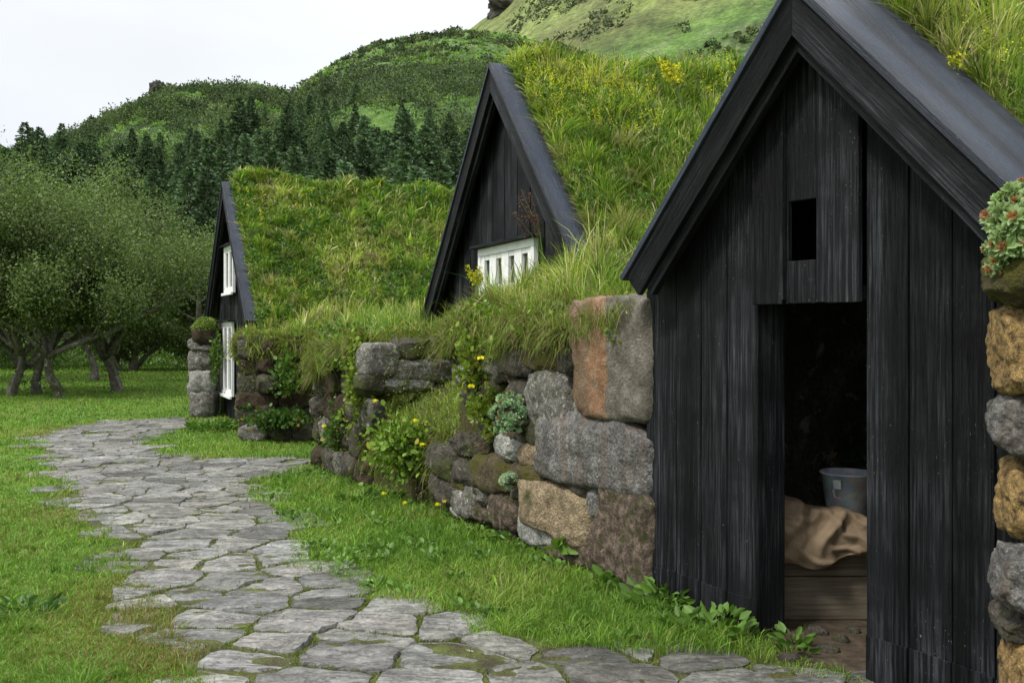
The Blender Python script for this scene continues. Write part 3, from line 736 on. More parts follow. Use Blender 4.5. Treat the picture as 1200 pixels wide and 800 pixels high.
# --- mid house ------------------------------------------------------------------
HM = empty("turf_house", MID.w(0, 0, 0), MID.rz)
tag(HM, "middle turf house, black gable rising from the grass with a low white window", "house", "turf houses in a row")
mxa, mza, msl = .22, 4.20, 1.04
bargeboards(MID, HM, mxa, mza, msl, -2.12, 2.5, .18, .20, .03)
rr_ = random.Random(8); xs = [-2.1]
while xs[-1] < 2.3: xs.append(xs[-1] + rr_.uniform(.15, .20))
board_wall(HM, xs, mxa, mza, msl, .9, seed=3, skirt=False, top_pad=.06, lap=.006)
def window(H, x0, x1, z0, z1, cols, rows, y=-.03, hood=True, fw=.06, trans=None):
    w = empty("window"); w.parent = H; w.location = (0, y, 0)
    mb = MB()
    mb.box(x0, x1, -.05, -.002, z0, z0 + fw); mb.box(x0, x1, -.05, -.002, z1 - fw, z1)
    mb.box(x0, x0 + fw, -.049, -.002, z0 + fw, z1 - fw); mb.box(x1 - fw, x1, -.049, -.002, z0 + fw, z1 - fw)
    ix0, ix1, iz0, iz1 = x0 + fw, x1 - fw, z0 + fw, z1 - fw; n = cols; bw = (ix1 - ix0) / n; s = bw * (.17 if (cols, rows) != (4, 2) else .27)
    for i in range(n):
        a, b = ix0 + i * bw, ix0 + (i + 1) * bw
        mb.box(a + .001, a + s, -.038, -.003, iz0, iz1); mb.box(b - s, b - .001, -.038, -.003, iz0, iz1)
        for j in range(rows + 1):
            zc = iz0 + (iz1 - iz0) * j / rows; hh_ = .05 if j in (0, rows) else .016
            mb.box(a + s + .0005, b - s - .0005, -.033, -.004, max(iz0, zc - hh_), min(iz1, zc + hh_))
    mb.build("frame", WHITE, w, bevel=.003)
    mb = MB(); mb.box(ix0, ix1, -.0018, .012, iz0, iz1); mb.build("pane", GLASS, w)
    mb = MB(); mb.box(x0 - .04, x1 + .04, -.09, -.0525, z0 - .035, z0 + .012); mb.build("sill", WHITE, w, bevel=.004)
    if hood: mb = MB(); mb.box(x0 - .07, x1 + .07, -.12, -.0, z1 + .004, z1 + .03); mb.build("drip_board", TAR, w, bevel=.004)
    return w
window(HM, -.42, 1.08, 1.62, 2.42, 4, 2, fw=.075)
tm, zfm = roof_turf(HM, MID, mxa, mza - .02, msl, .02, 6.5, 3.1, thick=.16, seed=23)
roof_grass(HM, MID, zfm, mxa, -.4, 3.0, .03, 6.3, 75000, (.10, .30), flowers=4200, weeds=2600)

# --- far house ------------------------------------------------------------------
HF = empty("turf_house", FAR.w(0, 0, 0), FAR.rz)
tag(HF, "far turf house with narrow black gable, two white windows and a long grassy roof", "house", "turf houses in a row")
fxa, fza, fsl = .22, 4.16, 1.06
bargeboards(FAR, HF, fxa, fza, fsl, -1.95, 2.5, .20, .2, -.02)
xs = [-1.75]
while xs[-1] < 2.0: xs.append(xs[-1] + rr_.uniform(.15, .20))
board_wall(HF, xs, fxa, fza, fsl, 0, seed=6, skirt=False, top_pad=.06, lap=.006)
window(HF, -.42, .55, 2.22, 3.05, 2, 1)
window(HF, -1.05, .42, .42, 1.72, 3, 2)
tf, zff = roof_turf(HF, FAR, fxa, fza - .02, fsl, -.03, 10.5, 2.9, thick=.14, seed=37, res=.07)
roof_grass(HF, FAR, zff, fxa, -.4, 2.8, -.02, 9.5, 85000, (.08, .26), flowers=200, weeds=6500)

# ------------------------------------------------------------------ stone walls
def px_stone(fr, wall, b, mat, y=-.02, depth=.16, k=4.5, n=9, amp=.10, seed=0, tilt=0, facet=.1):
    x0, y0, x1, y1 = b; xa_, za_ = fr.hit(x0, (y0 + y1) / 2, y); xb_, zb_ = fr.hit(x1, (y0 + y1) / 2, y)
    uc = (x0 + x1) / 2; _, zt = fr.hit(uc, y0, y); _, zb2 = fr.hit(uc, y1, y)
    c = fr.w((xa_ + xb_) / 2, y + depth * .55, (zt + zb2) / 2)
    return stone("stone", c, ((xb_ - xa_) / 2 * (1.02 if n > 15 else 1.12), depth, (zt - zb2) / 2 * (1.03 if n > 15 else 1.12)), mat, wall, fr.rz, k, max(n, 16), amp, seed, facet, tilt)
W1 = empty("stone_wall", (0, 0, 0)); tag(W1, "rough stone wall beside the near black gable, huge orange and grey blocks at its end", "wall", "stone walls between the turf houses")
big = [((672, 350, 771, 490), S_ORANGE, .20, 9, 26, .09), ((636, 487, 771, 574), S_GREY, .22, 7, 26, .09), ((700, 572, 773, 700), S_BROWN, .22, 7, 30, .10),
       ((619, 434, 673, 500), S_LICH, .14, 4.5, 20, .12), ((650, 372, 682, 402), S_PALE, .1, 2.6, 8, .15), ((612, 566, 694, 632), S_TAN, .18, 5.6, 22, .09),
       ((690, 571, 718, 612), S_GREY, .1, 3, 9, .08), ((602, 606, 655, 640), S_PALE, .12, 3, 10, .1), ((579, 507, 609, 538), S_PALE, .1, 2.6, 8, .12),
       ((608, 520, 642, 548), S_TAN, .09, 3, 8, .1), ((574, 572, 608, 622), S_BROWN, .12, 3, 9, .12), ((552, 534, 602, 578), S_MOSS, .13, 3, 10, .12),
       ((583, 400, 627, 442), S_DARK, .14, 3, 10, .12), ((556, 408, 590, 447), S_LICH, .12, 3, 9, .13), ((540, 440, 580, 480), S_DARK, .12, 3, 9, .12),
       ((608, 404, 656, 438), S_MOSS, .14, 3, 10, .12), ((530, 538, 562, 574), S_DARK, .12, 3, 8, .12), ((530, 574, 558, 604), S_LICH, .1, 3, 8, .12),
       ((600, 542, 642, 570), S_MOSS, .11, 3, 9, .1), ((652, 562, 706, 580), S_DARK, .1, 4, 9, .06), ((618, 492, 640, 524), S_DARK, .08, 3, 7, .1),
       ((655, 398, 676, 440), S_DARK, .1, 3, 8, .1), ((560, 470, 600, 512), S_DARK, .08, 3, 9, .12), ((598, 446, 622, 490), S_DARK, .08, 3, 8, .12), ((640, 622, 705, 664), S_BROWN, .12, 3, 9, .12), ((500, 520, 534, 560), S_DARK, .1, 3, 8, .12), ((500, 560, 532, 592), S_DARK, .1, 3, 8, .12)]
for i, (b, m, dp, k, n, am) in enumerate(big): px_stone(WL, W1, b, m, -.03, dp, k, n, am, i + 1)
ri = random.Random(77)
for i in range(46):
    u = ri.uniform(536, 700); v0 = np.interp(u, [536, 600, 700], [440, 410, 400]); v1 = np.interp(u, [536, 620, 700], [600, 630, 662]); v = ri.uniform(v0, v1); wd_ = ri.uniform(9, 17); hh_ = wd_ * ri.uniform(.6, .95)
    px_stone(WL, W1, (u - wd_, v - hh_, u + wd_, v + hh_), ri.choice([S_DARK, S_LICH, S_MOSS, S_BROWN, S_DARK, S_PALE]), -.005, .10, 3.6, 10, .14, 300 + i)
# end of the long wall, left of the ledge
EB = Fr(-60, 372, 11.42)
W2 = empty("stone_wall", (0, 0, 0)); tag(W2, "mossy stone wall end with trailing yellow green plants, left of the grassy ledge", "wall", "stone walls between the turf houses")
r = random.Random(12)
def coursed(fr, wall, x0, x1, z0, z1, mats, y=-.02, bw=(.22, .42), bh=(.14, .24), dp=.14, k=3.5, n=11, amp=.14, seed=0, batter=0.0):
    z = z0; s_ = seed * 100
    while z < z1 - .05:
        h = min(r.uniform(*bh), z1 - z); x = x0 + r.uniform(-.08, 0)
        while x < x1:
            w = r.uniform(*bw); hh = h * r.uniform(.9, 1.12); s_ += 1
            stone("stone", fr.w(x + w / 2, y + dp * .6 + batter * (z - z0) + r.uniform(-.03, .03), z + h / 2), (w / 2 * 1.1, dp, hh / 2 * 1.12), r.choice(mats), wall, fr.rz, k, n, amp, s_)
            x += w
        z += h
coursed(EB, W2, -.02, 1.45, 0, 1.42, [S_DARK, S_BROWN, S_TURFB, S_LICH, S_DARK], seed=3, bh=(.22, .36), bw=(.25, .42), amp=.16)
UP = Fr(2400, 528, 10.25)
W3 = empty("stone_wall", (0, 0, 0)); tag(W3, "low dark stone wall at the back of the grassy ledge, under overhanging turf", "wall", "stone walls between the turf houses")
for i, (b, m, k) in enumerate([((418, 402, 458, 440), S_LICH, 5), ((452, 420, 532, 447), S_LICH, 5), ((456, 396, 500, 422), S_DARK, 4), ((496, 394, 540, 422), S_DARK, 4), ((412, 436, 445, 462), S_DARK, 3), ((440, 442, 500, 460), S_PALE, 4), ((495, 444, 545, 462), S_DARK, 4)]):
    px_stone(UP, W3, b, m, -.05, .14, k + 1, 18, .16, 60 + i)
LB = Fr(2900, 285, 14.38)
W4 = empty("turf_wall", (0, 0, 0)); tag(W4, "dark brown wall of stacked turf blocks on the near side of the far house", "wall", "stone walls between the turf houses")
BLK = Fr(3600, 283, 14.38); BLK.a = np.array([1.0, .03]) / np.hypot(1, .03); BLK.n = np.array([BLK.a[1], -BLK.a[0]]); BLK.rz = math.atan2(BLK.a[1], BLK.a[0])
coursed(BLK, W4, .0, 1.15, .05, 1.5, [S_TURFB, S_TURFB, S_DARK], bw=(.38, .7), bh=(.2, .26), k=6, seed=5, amp=.1, dp=.16)
SIDE = Fr(60, 270, 15.6); SIDE.O = np.array([-4.10, 15.8]); SIDE.a = np.array([.33, -1.0]) / np.hypot(.33, 1); SIDE.n = np.array([SIDE.a[1], -SIDE.a[0]]); SIDE.rz = math.atan2(SIDE.a[1], SIDE.a[0])
coursed(SIDE, W4, .0, 1.4, .05, 1.5, [S_TURFB, S_DARK], bw=(.3, .5), bh=(.2, .26), k=5, seed=6, amp=.1, dp=.14)
coursed(BLK, W4, .05, 1.05, 0, .22, [S_DARK, S_LICH], y=-.3, bw=(.3, .45), bh=(.2, .24), k=3, seed=7, dp=.2)
W5 = empty("stone_wall", (0, 0, 0)); tag(W5, "pale lichened stone pillar capped with turf at the left corner of the far house", "wall", "stone walls between the turf houses")
PL = Fr(2900, 224, 18.0); PL.a = np.array([1.0, .0]); PL.n = np.array([0, -1.0]); PL.rz = 0
coursed(PL, W5, .02, .34, 0, 1.34, [S_PALE, S_LICH, S_PALE], bw=(.40, .41), bh=(.30, .46), k=6, seed=9, dp=.26, amp=.14)
PLB = Fr(2900, 224, 18.45); PLB.a = PL.a; PLB.n = PL.n; PLB.rz = 0
coursed(PLB, W5, .0, .3, 0, 1.42, [S_PALE, S_LICH, S_DARK], bw=(.40, .41), bh=(.26, .42), k=4, seed=10, dp=.22, amp=.14)
stone("turf_cap", (-5.58, 18.15, 1.48), (.23, .38, .25), S_TURFB, W5, 0, 2.8, 12, .16, 71)
mb = MB(); mb.box(-5.70, -5.47, 18.15, 18.5, -.02, 1.4); mb.build("turf_core", EARTH, W5)
n = 1500; a = rng.random(n) * 6.283; rr_c = np.sqrt(rng.random(n)); Pc = np.column_stack([np.cos(a) * rr_c * .21, np.sin(a) * rr_c * .38, .10 - .22 * rr_c ** 3])
gc = blades("grass", Pc, rng.uniform(.05, .17, n), np.full(n, .015), grass_colors(n, Pc[:, :2] + 3), lean=.4, droop=.4, parent=W5, ldir=Pc[:, :2] * 3); gc.location = (-5.58, 18.15, 1.66); gc['kind'] = 'stuff'
# wall at the right edge of the picture
W6 = empty("stone_wall", (0, 0, 0)); tag(W6, "wall of rounded yellow and grey lichened stones right of the near gable", "wall", "stone walls between the turf houses")
RZ = 3.52
for i, (b, m) in enumerate([((1163, 354, 1262, 464), S_YEL), ((1162, 462, 1270, 532), S_GREY), ((1170, 530, 1266, 634), S_YEL), ((1166, 632, 1262, 712), S_GREY), ((1178, 742, 1280, 838), S_YEL), ((1168, 704, 1250, 752), S_DARK), ((1158, 292, 1262, 360), S_MOSS),
                            ((1255, 300, 1380, 400), S_YEL), ((1262, 400, 1390, 500), S_GREY), ((1262, 500, 1380, 600), S_GREY), ((1256, 600, 1380, 720), S_YEL), ((1270, 720, 1400, 840), S_GREY), ((1180, 836, 1290, 930), S_GREY)]):
    x0, y0, x1, y1 = b; pc = at((x0 + x1) / 2, (y0 + y1) / 2, RZ + .12 + .05 * (i % 3))
    stone("stone", pc, ((x1 - x0) / 2 * RZ / F * 1.02, .2, (y1 - y0) / 2 * RZ / F * 1.03), m, W6, -.2, 3.4, 28, .12, 40 + i, facet=.04)
coursed(NEAR, W6, 1.66, 2.75, 0, 1.95, [S_YEL, S_GREY, S_GREY, S_DARK], y=-.36, bw=(.26, .38), bh=(.22, .30), k=3.4, seed=15, dp=.17, amp=.12)
mb = MB(); mb.box(1.74, 2.72, -.2, .3, -.02, 1.92); fill = mb.build("turf_core", EARTH, W6); fill.location = tuple(NEAR.w(0, 0, 0)); fill.rotation_euler = (0, 0, NEAR.rz)

# ------------------------------------------------------------------ grass on ground, bank, ledge
def scat(n, zr=(3.8, 46), tr=(-.62, .62), pw=.5):
    ta = rng.uniform(*tr, n); k = int(n * pw)
    y = np.concatenate([np.exp(rng.uniform(math.log(zr[0]), math.log(zr[1]), n - k)), 1 / rng.uniform(1 / zr[1], 1 / zr[0], k)])
    return np.column_stack([ta * y, y])
P = np.concatenate([scat(640000), scat(90000, tr=(-1.15, -.62)), scat(30000, tr=(.62, .95))]); P, lld, lhm, ltone, lwarm = tuftify(P, .45, .11, .03)
hB, ib, il = bank_eval(P[:, 0], P[:, 1])
lf = FAR.loc(P); ln_ = NEAR.loc(P)
house = ((lf[:, 1] > 0) & (np.abs(lf[:, 0]) < 3)) | ((ln_[:, 1] > -.03) & (ln_[:, 0] > -1.2)) | ((ln_[:, 0] > 1.35) & (ln_[:, 1] > -.6))
free = ~ib & ~il & ~house
inp = pip(P, PATH); pdist = path_dist(P); creep = .03 + .34 * np.clip(fbm(P[:, 0] * 3, P[:, 1] * 3, 3) - .3, 0, 1); st = on_stone(P[:, 0], P[:, 1]) & (rng.random(len(P)) < .988) & (pdist > creep)
sel_ = free & ~st; P = P[sel_]; inp = inp[sel_]; lld, lhm, ltone, lwarm = lld[sel_], lhm[sel_], ltone[sel_], lwarm[sel_]
# distance to the wall: taller verge grass there
wl = WL.loc(P); verge = np.clip(1 - np.abs(-wl[:, 1] - .45) / 1.1, 0, 1) * ((wl[:, 0] > -9) & (wl[:, 0] < 1.2) & (wl[:, 1] < .1))
keepp = ~inp | (rng.random(len(P)) < np.where(P[:, 1] < 5.0, .45, 1.0) * np.clip((fbm(P[:, 0] * 2, P[:, 1] * 2, 3) - .33) * 7, .15, 1))
P, inp, verge, lld, lhm, ltone, lwarm = (a_[keepp] for a_ in (P, inp, verge, lld, lhm, ltone, lwarm))
n = len(P); d = P[:, 1]; tuft = fbm(P[:, 0] * 3.1, P[:, 1] * 3.1, 3)
leftlong = np.clip((-.9 - P[:, 0] / P[:, 1] * 2 - .1) * 1.5, 0, 1) * np.clip((7.5 - d) / 3, 0, 1)
h = (.02 + .06 * tuft) * rng.uniform(.6, 1.4, n) * lhm + verge * .11 * rng.random(n) + leftlong * .075 * rng.random(n) * lhm
pd2 = path_dist(P); h = np.where(inp & (pd2 > .2), .022 + .02 * rng.random(n), h) * (1 + np.clip((d - 12) / 25, 0, 1) * .6)
w = np.maximum(.0028, d * .00085) * rng.uniform(.7, 1.35, n)
col = grass_colors(n, P, 'lawn') * (1 + (ltone - 1) * .8)[:, None]; col *= np.where(rng.random(n) < .25, 1.35, 1)[:, None]
# drier margin along the left edge of the path
edge = np.zeros(n)
for (x1, y1), (x2, y2) in zip(PATH[2:9], PATH[3:10]):
    dx, dy = x2 - x1, y2 - y1; t = np.clip(((P[:, 0] - x1) * dx + (P[:, 1] - y1) * dy) / (dx * dx + dy * dy), 0, 1)
    edge = np.maximum(edge, np.clip(1 - np.hypot(P[:, 0] - x1 - t * dx, P[:, 1] - y1 - t * dy) / .9, 0, 1))
dry = (rng.random(n) < edge * .8 * np.clip((fbm(P[:, 0] + 30, P[:, 1], 3) - .35) * 4, 0, 1))
col[dry] = np.array([.20, .175, .055]) * rng.uniform(.7, 1.2, (dry.sum(), 1))
jn = inp & (pd2 > .15); col[jn] = np.array([.13, .17, .03]) * rng.uniform(.6, 1.3, (jn.sum(), 1))
gl = blades("lawn_grass", np.column_stack([P, np.zeros(n)]), h, w, col, lean=.65, droop=.08, ldir=lld); tag(gl, kind='stuff')

# bank top grass: long, leaning out over the walls
m = 150000
P = np.column_stack([rng.uniform(-4.6, 2.6, m), 1 / rng.uniform(1 / 17.0, 1 / 5.9, m)])
hB, ib, il = bank_eval(P[:, 0], P[:, 1])
lm_, lf, ln_ = MID.loc(P), FAR.loc(P), NEAR.loc(P)
under = ((lm_[:, 1] > .02) & (np.abs(lm_[:, 0]) < 1.6)) | ((lf[:, 1] > .1) & (np.abs(lf[:, 0]) < 1.6))
P = P[(ib | il) & ~under]; P, ldt, hmt, tonet, warmt = tuftify(P, .7, .17); hB, ib, il = bank_eval(P[:, 0], P[:, 1]); n = len(P)
# outward lean near a wall edge, found by sampling the height a step away
ld = np.zeros((n, 2)); ed = np.zeros(n)
for a in np.linspace(0, 2 * np.pi, 12, endpoint=False):
    for rr in (.12, .28):
        h2, _, _ = bank_eval(P[:, 0] + rr * math.cos(a), P[:, 1] + rr * math.sin(a)); dn = np.clip(hB - h2, 0, 1) > .3
        ld[dn] += np.array([math.cos(a), math.sin(a)]); ed[dn] = np.maximum(ed[dn], 1 - rr * 2)
nl = np.linalg.norm(ld, axis=1); ld[nl > 0] /= nl[nl > 0][:, None]; ld[nl == 0] = ldt[nl == 0]
okb = hB > 0
h = np.where(il, rng.uniform(.04, .12, n), hmt * rng.uniform(.09, .34, n) * (.5 + fbm(P[:, 0] * 2.2, P[:, 1] * 2.2, 3))) + ed * .10 * rng.random(n)
w = np.maximum(.0035, P[:, 1] * .0009) * rng.uniform(.7, 1.4, n)
col = grass_colors(n, P + 7) * tonet[:, None]; h[~okb] = 0
ledc = np.array([.26, .34, .06]) * rng.uniform(.65, 1.25, (n, 1)); col = np.where(il[:, None], ledc, col); hang = (ed > .3) & (rng.random(n) < np.where(il, .25, .42))
gb = blades("bank_grass", np.column_stack([P, hB - .01])[~hang], h[~hang], w[~hang], col[~hang], lean=.55, droop=.06, ldir=(ld * .35 + ldt * .8)[~hang]); tag(gb, kind='stuff')
bh_ = hang & (rng.random(n) < .3); col[bh_] = col[bh_] * .35 + np.array([.20, .155, .075]) * .65
gx_ = rng.random(5000); gy_ = rng.random(5000); L6 = np.column_stack([1.66 + 1.15 * gx_, -.34 + .7 * gy_, 1.9 + .04 * fbm(gx_ * 9, gy_ * 9, 2)]); g6 = blades('grass', L6, rng.uniform(.08, .26, 5000), np.full(5000, .005), grass_colors(5000, L6[:, :2] + 2), lean=.5, droop=.2); g6.location = tuple(NEAR.w(0, 0, 0)); g6.rotation_euler = (0, 0, NEAR.rz); g6.parent = W6; g6['kind'] = 'stuff'
gh = blades("hanging_grass", np.column_stack([P, hB - .01])[hang], h[hang] * .9, w[hang], col[hang], lean=.42, droop=rng.uniform(.1, 1.05, int(hang.sum())), ldir=ld[hang] * .8 + rng.normal(0, .8, (int(hang.sum()), 2))); tag(gh, kind='stuff')

# dry grass hanging down the upper faces of the banks
Pe = []; De = []; Ce = []
edges = [(BANK[i], BANK[i + 1], k_) for i, k_ in ((0, 700), (1, 5000), (2, 13000), (3, 2500), (4, 1500), (5, 1500), (6, 7500), (7, 3000), (8, 7500), (9, 2500), (12, 7500), (13, 2500), (14, 1200))]
for (a_, b_, cnt) in edges:
    a_, b_ = np.array(a_), np.array(b_); d_ = b_ - a_; nn = np.array([-d_[1], d_[0]]) / np.hypot(*d_); nn = nn if pip(((a_ + b_) / 2 - nn * .1)[None], BANK)[0] else -nn
    t = rng.random(cnt); P_ = a_ + d_ * t[:, None]; drop = rng.random(cnt) ** 1.5 * (.10 + .34 * vnoise(P_[:, 0] * 2.5 + 7, P_[:, 1] * 2.5)); P_ = P_ + nn * (np.minimum(.19, -.06 + drop * 1.3 + .08 * (drop > .04)))[:, None] + nn * rng.normal(0, .025, cnt)[:, None]
    kp = rng.random(cnt) < np.clip((fbm(P_[:, 0] * 5 + P_[:, 1] * 5, drop * 8, 3) - .36) * 5, .03, 1); P_, drop = P_[kp], drop[kp]; cnt = int(kp.sum())
    Pe.append(np.column_stack([P_, bank_h(P_[:, 0], P_[:, 1]) - drop + .02])); De.append(np.tile(nn, (cnt, 1)))
m_ = 5000; a_, b_ = np.array(LEDGE[0]), np.array(LEDGE[1]); d_ = b_ - a_; nn = np.array([-d_[1], d_[0]]) / np.hypot(*d_); nn = -nn if nn[0] > 0 else nn
t = rng.random(m_); drop = rng.random(m_) ** 1.3 * .42; P_ = a_ + d_ * t[:, None] + nn * (drop * .35 - .04)[:, None]
Pe.append(np.column_stack([P_, .66 - drop])); De.append(np.tile(nn, (m_, 1)))
Pe = np.concatenate(Pe); De = np.concatenate(De); n = len(Pe)
c = np.array([.16, .22, .035]) * rng.uniform(.6, 1.4, (n, 1)); br = rng.random(n) < .36; c[br] = np.array([.17, .125, .06]) * rng.uniform(.5, 1.4, (br.sum(), 1))
sw_ = np.column_stack([fbm(Pe[:, 0] * 9, Pe[:, 2] * 9, 2), fbm(Pe[:, 1] * 9 + 40, Pe[:, 2] * 9, 2)]) * 5 - 2.5
tag(blades("face_grass", Pe, rng.uniform(.05, .24, n) * (.5 + fbm(Pe[:, 1] * 4, Pe[:, 2] * 4 + 9, 2)), np.maximum(.0035, Pe[:, 1] * .0009), c, lean=.5, droop=rng.uniform(-.1, 1.1, n), ldir=De * .6 + sw_ + rng.normal(0, .5, De.shape)), kind='stuff')

# ------------------------------------------------------------------ leafy plants on the walls and verge
def leafy(name, c, rad, n, col, ls, label, cat, group=None, asp=.75, up=.4, flat=1.0, spread=1.0, stem=True):
    root = empty(name, tuple(map(float, c)))
    tag(root, label, cat, group)
    u = rng.normal(0, 1, (n, 3)); u /= np.linalg.norm(u, axis=1)[:, None]; rr = rng.random(n) ** .45
    P = u * rr[:, None] * np.array(rad)
    # clumpy: pull towards a handful of shoots
    k = max(4, n // 22); sh = rng.normal(0, .55, (k, 3)) * np.array(rad); a = rng.integers(0, k, n)
    P = P * .42 + sh[a] * .75
    D = u + rng.normal(0, .6, (n, 3)) + np.array([0, -.3, up])
    cc = np.array(col) * rng.uniform(.6, 1.35, (n, 1)) * np.array([1, 1, 1]) + (rng.random((n, 1)) < .06) * np.array([.16, .03, 0])
    leaf_obj("leaves", P, ls * rng.uniform(.6, 1.4, n), D, np.clip(cc, 0, 1), asp, parent=root)
    if stem:
        mb = MB()
        for i in range(min(k, 14)):
            V, Fc = tube([(0, .03, -rad[2] * .5), tuple(sh[i] * .4 + np.array([0, 0, .0])), tuple(sh[i] * .8)], [.005, .004, .002], 5); mb.add(V, Fc)
        mb.build("stems", plain("stem_%s" % name, (.09, .07, .03), .8, 20, .3, 0), root)
    return root
YG = (.17, .24, .03); DG = (.055, .12, .022); MG = (.085, .165, .025)
def wp(fr, u, v, y): s_, z_ = fr.hit(u, v, y); return fr.w(s_, y, z_)
leafy("trailing_plant", wp(WL, 556, 425, -.12), (.14, .12, .26), 620, YG, .045, "yellow green plant hanging down the wall under the mid house's left bargeboard", "plant", "plants on the walls")
leafy("trailing_plant", wp(WL, 566, 478, -.12), (.13, .10, .20), 420, YG, .04, "yellow green creeper on the wall just left of the upper stonecrop", "plant", "plants on the walls")
leafy("trailing_plant", wp(EB, 418, 452, -.1), (.13, .12, .42), 700, YG, .045, "long yellow green creeper trailing down the mossy wall end", "plant", "plants on the walls")
leafy("trailing_plant", wp(EB, 396, 505, -.1), (.16, .1, .26), 360, MG, .04, "small green creeper low on the mossy wall end", "plant", "plants on the walls")
leafy("leafy_shrub", wp(WL, 470, 528, -.12), (.30, .20, .32), 1500, (.16, .26, .035), .05, "bushy green plant growing out of the front of the grassy ledge", "plant", "plants on the walls")
leafy("leafy_shrub", np.array([-3.18, 14.1, .95]), (.26, .16, .36), 800, MG, .06, "green bush growing in the middle of the dark turf block wall", "plant", "plants on the walls")
leafy("leafy_shrub", np.array([-3.30, 13.95, .34]), (.52, .25, .13), 1500, DG, .05, "low green mat of leaves on the foot of the dark turf block wall", "plant", "plants on the walls")
leafy("trailing_plant", np.array([-3.90, 14.6, .80]), (.12, .22, .60), 1000, YG, .055, "tall leafy creeper beside the lower white window of the far house", "plant", "plants on the walls")
leafy("trailing_plant", np.array([-5.30, 17.75, 1.05]), (.09, .15, .5), 420, MG, .05, "narrow creeper between the pale stone pillar and the far black gable", "plant", "plants on the walls")
for i, (u, v, s_, lb) in enumerate([(500, 398, .10, "right part of the turf above the dark wall"), (405, 388, .14, "corner above the mossy wall end")]):
    leafy("leafy_shrub", at(u, v, 10.6 + i * .4), (.3, .2, s_), 500, MG, .04, "patch of green leaves growing on the " + lb, "plant", "plants on the walls")
def crevice(fr, x0, x1, z0, z1, n, y0=-.10, y1=-.02, sz=(.02, .045)):
    L_ = np.column_stack([rng.uniform(x0, x1, n), rng.uniform(y0, y1, n), rng.uniform(z0, z1, n)])
    cl = fbm(L_[:, 0] * 4 + 3, L_[:, 2] * 4, 3) > .47; L_ = L_[cl]; W = fr.wa(L_); m = len(W)
    c = np.where(rng.random((m, 1)) < .6, np.array([.075, .12, .02]), np.array([.13, .10, .035])) * rng.uniform(.5, 1.5, (m, 1))
    return W, rng.uniform(*sz, m), rng.normal(0, 1, (m, 3)) + np.array([-.3, -.6, -.1]), c
cv = [crevice(WL, -4.2, .02, .02, 1.65, 7000, -.06, .02, (.014, .03)), crevice(EB, -.02, 1.4, .02, 1.4, 2600, -.08, .0, (.018, .035)), crevice(BLK, 0, 1.2, .05, 1.5, 2200, -.10, -.02, (.02, .045)), crevice(UP, -1.3, .1, 1.0, 1.5, 1500, -.07, .0, (.018, .035))]
tag(leaf_obj("crevice_moss", *[np.concatenate([c_[i] for c_ in cv]) for i in range(4)], .5), kind='stuff')
# low broad leaves mixed into the verge
n = 700; ta = rng.uniform(-.25, .28, n); yv = rng.uniform(4.9, 12, n); Pv = np.column_stack([ta * yv, yv]); wv_ = WL.loc(Pv); okv = (-wv_[:, 1] > .08) & (-wv_[:, 1] < 1.5) & (wv_[:, 0] < 1.1) & ~pip(Pv, PATH) & (fbm(Pv[:, 0] * 2, Pv[:, 1] * 2, 3) > .46)
Pv = Pv[okv]; m = len(Pv); k = 9; B = np.repeat(np.column_stack([Pv, np.full(m, .03)]), k, 0); a = rng.random(m * k) * 6.283
B += np.column_stack([np.cos(a), np.sin(a), rng.random(m * k) * 1.4]) * .03; D = np.column_stack([np.cos(a), np.sin(a), rng.uniform(.1, 1.4, m * k)])
tag(leaf_obj("verge_weeds", B, rng.uniform(.025, .06, m * k), D, np.array([.10, .19, .035]) * rng.uniform(.6, 1.5, (m * k, 1)), .6), kind='stuff')
# small herbs rooted in the turf edges
Pk = []
for (i, cnt) in ((0, 5), (1, 26), (2, 90), (6, 70), (8, 110), (9, 30), (12, 120), (13, 40)):
    a_, b_ = np.array(BANK[i]), np.array(BANK[i + 1]); t = rng.random(cnt); p_ = a_ + (b_ - a_) * t[:, None]; d_ = b_ - a_; nn = np.array([-d_[1], d_[0]]) / np.hypot(*d_); nn = nn if pip(((a_ + b_) / 2 - nn * .1)[None], BANK)[0] else -nn
    dr = rng.uniform(-.02, .28, cnt); p_ = p_ + nn * np.minimum(.17, dr * .8)[:, None]; Pk.append(np.column_stack([p_, bank_h(p_[:, 0], p_[:, 1]) - dr + .06]))
Pk = np.concatenate(Pk); k = 14; m = len(Pk); B = np.repeat(Pk, k, 0) + rng.normal(0, .035, (m * k, 3))
tag(leaf_obj("edge_herbs", B, rng.uniform(.025, .055, m * k), rng.normal(0, 1, (m * k, 3)) + [-.3, -.6, .3], np.array([.17, .26, .035]) * np.repeat(rng.uniform(.6, 1.4, m), k)[:, None] * rng.uniform(.7, 1.3, (m * k, 1)), .7), kind='stuff')
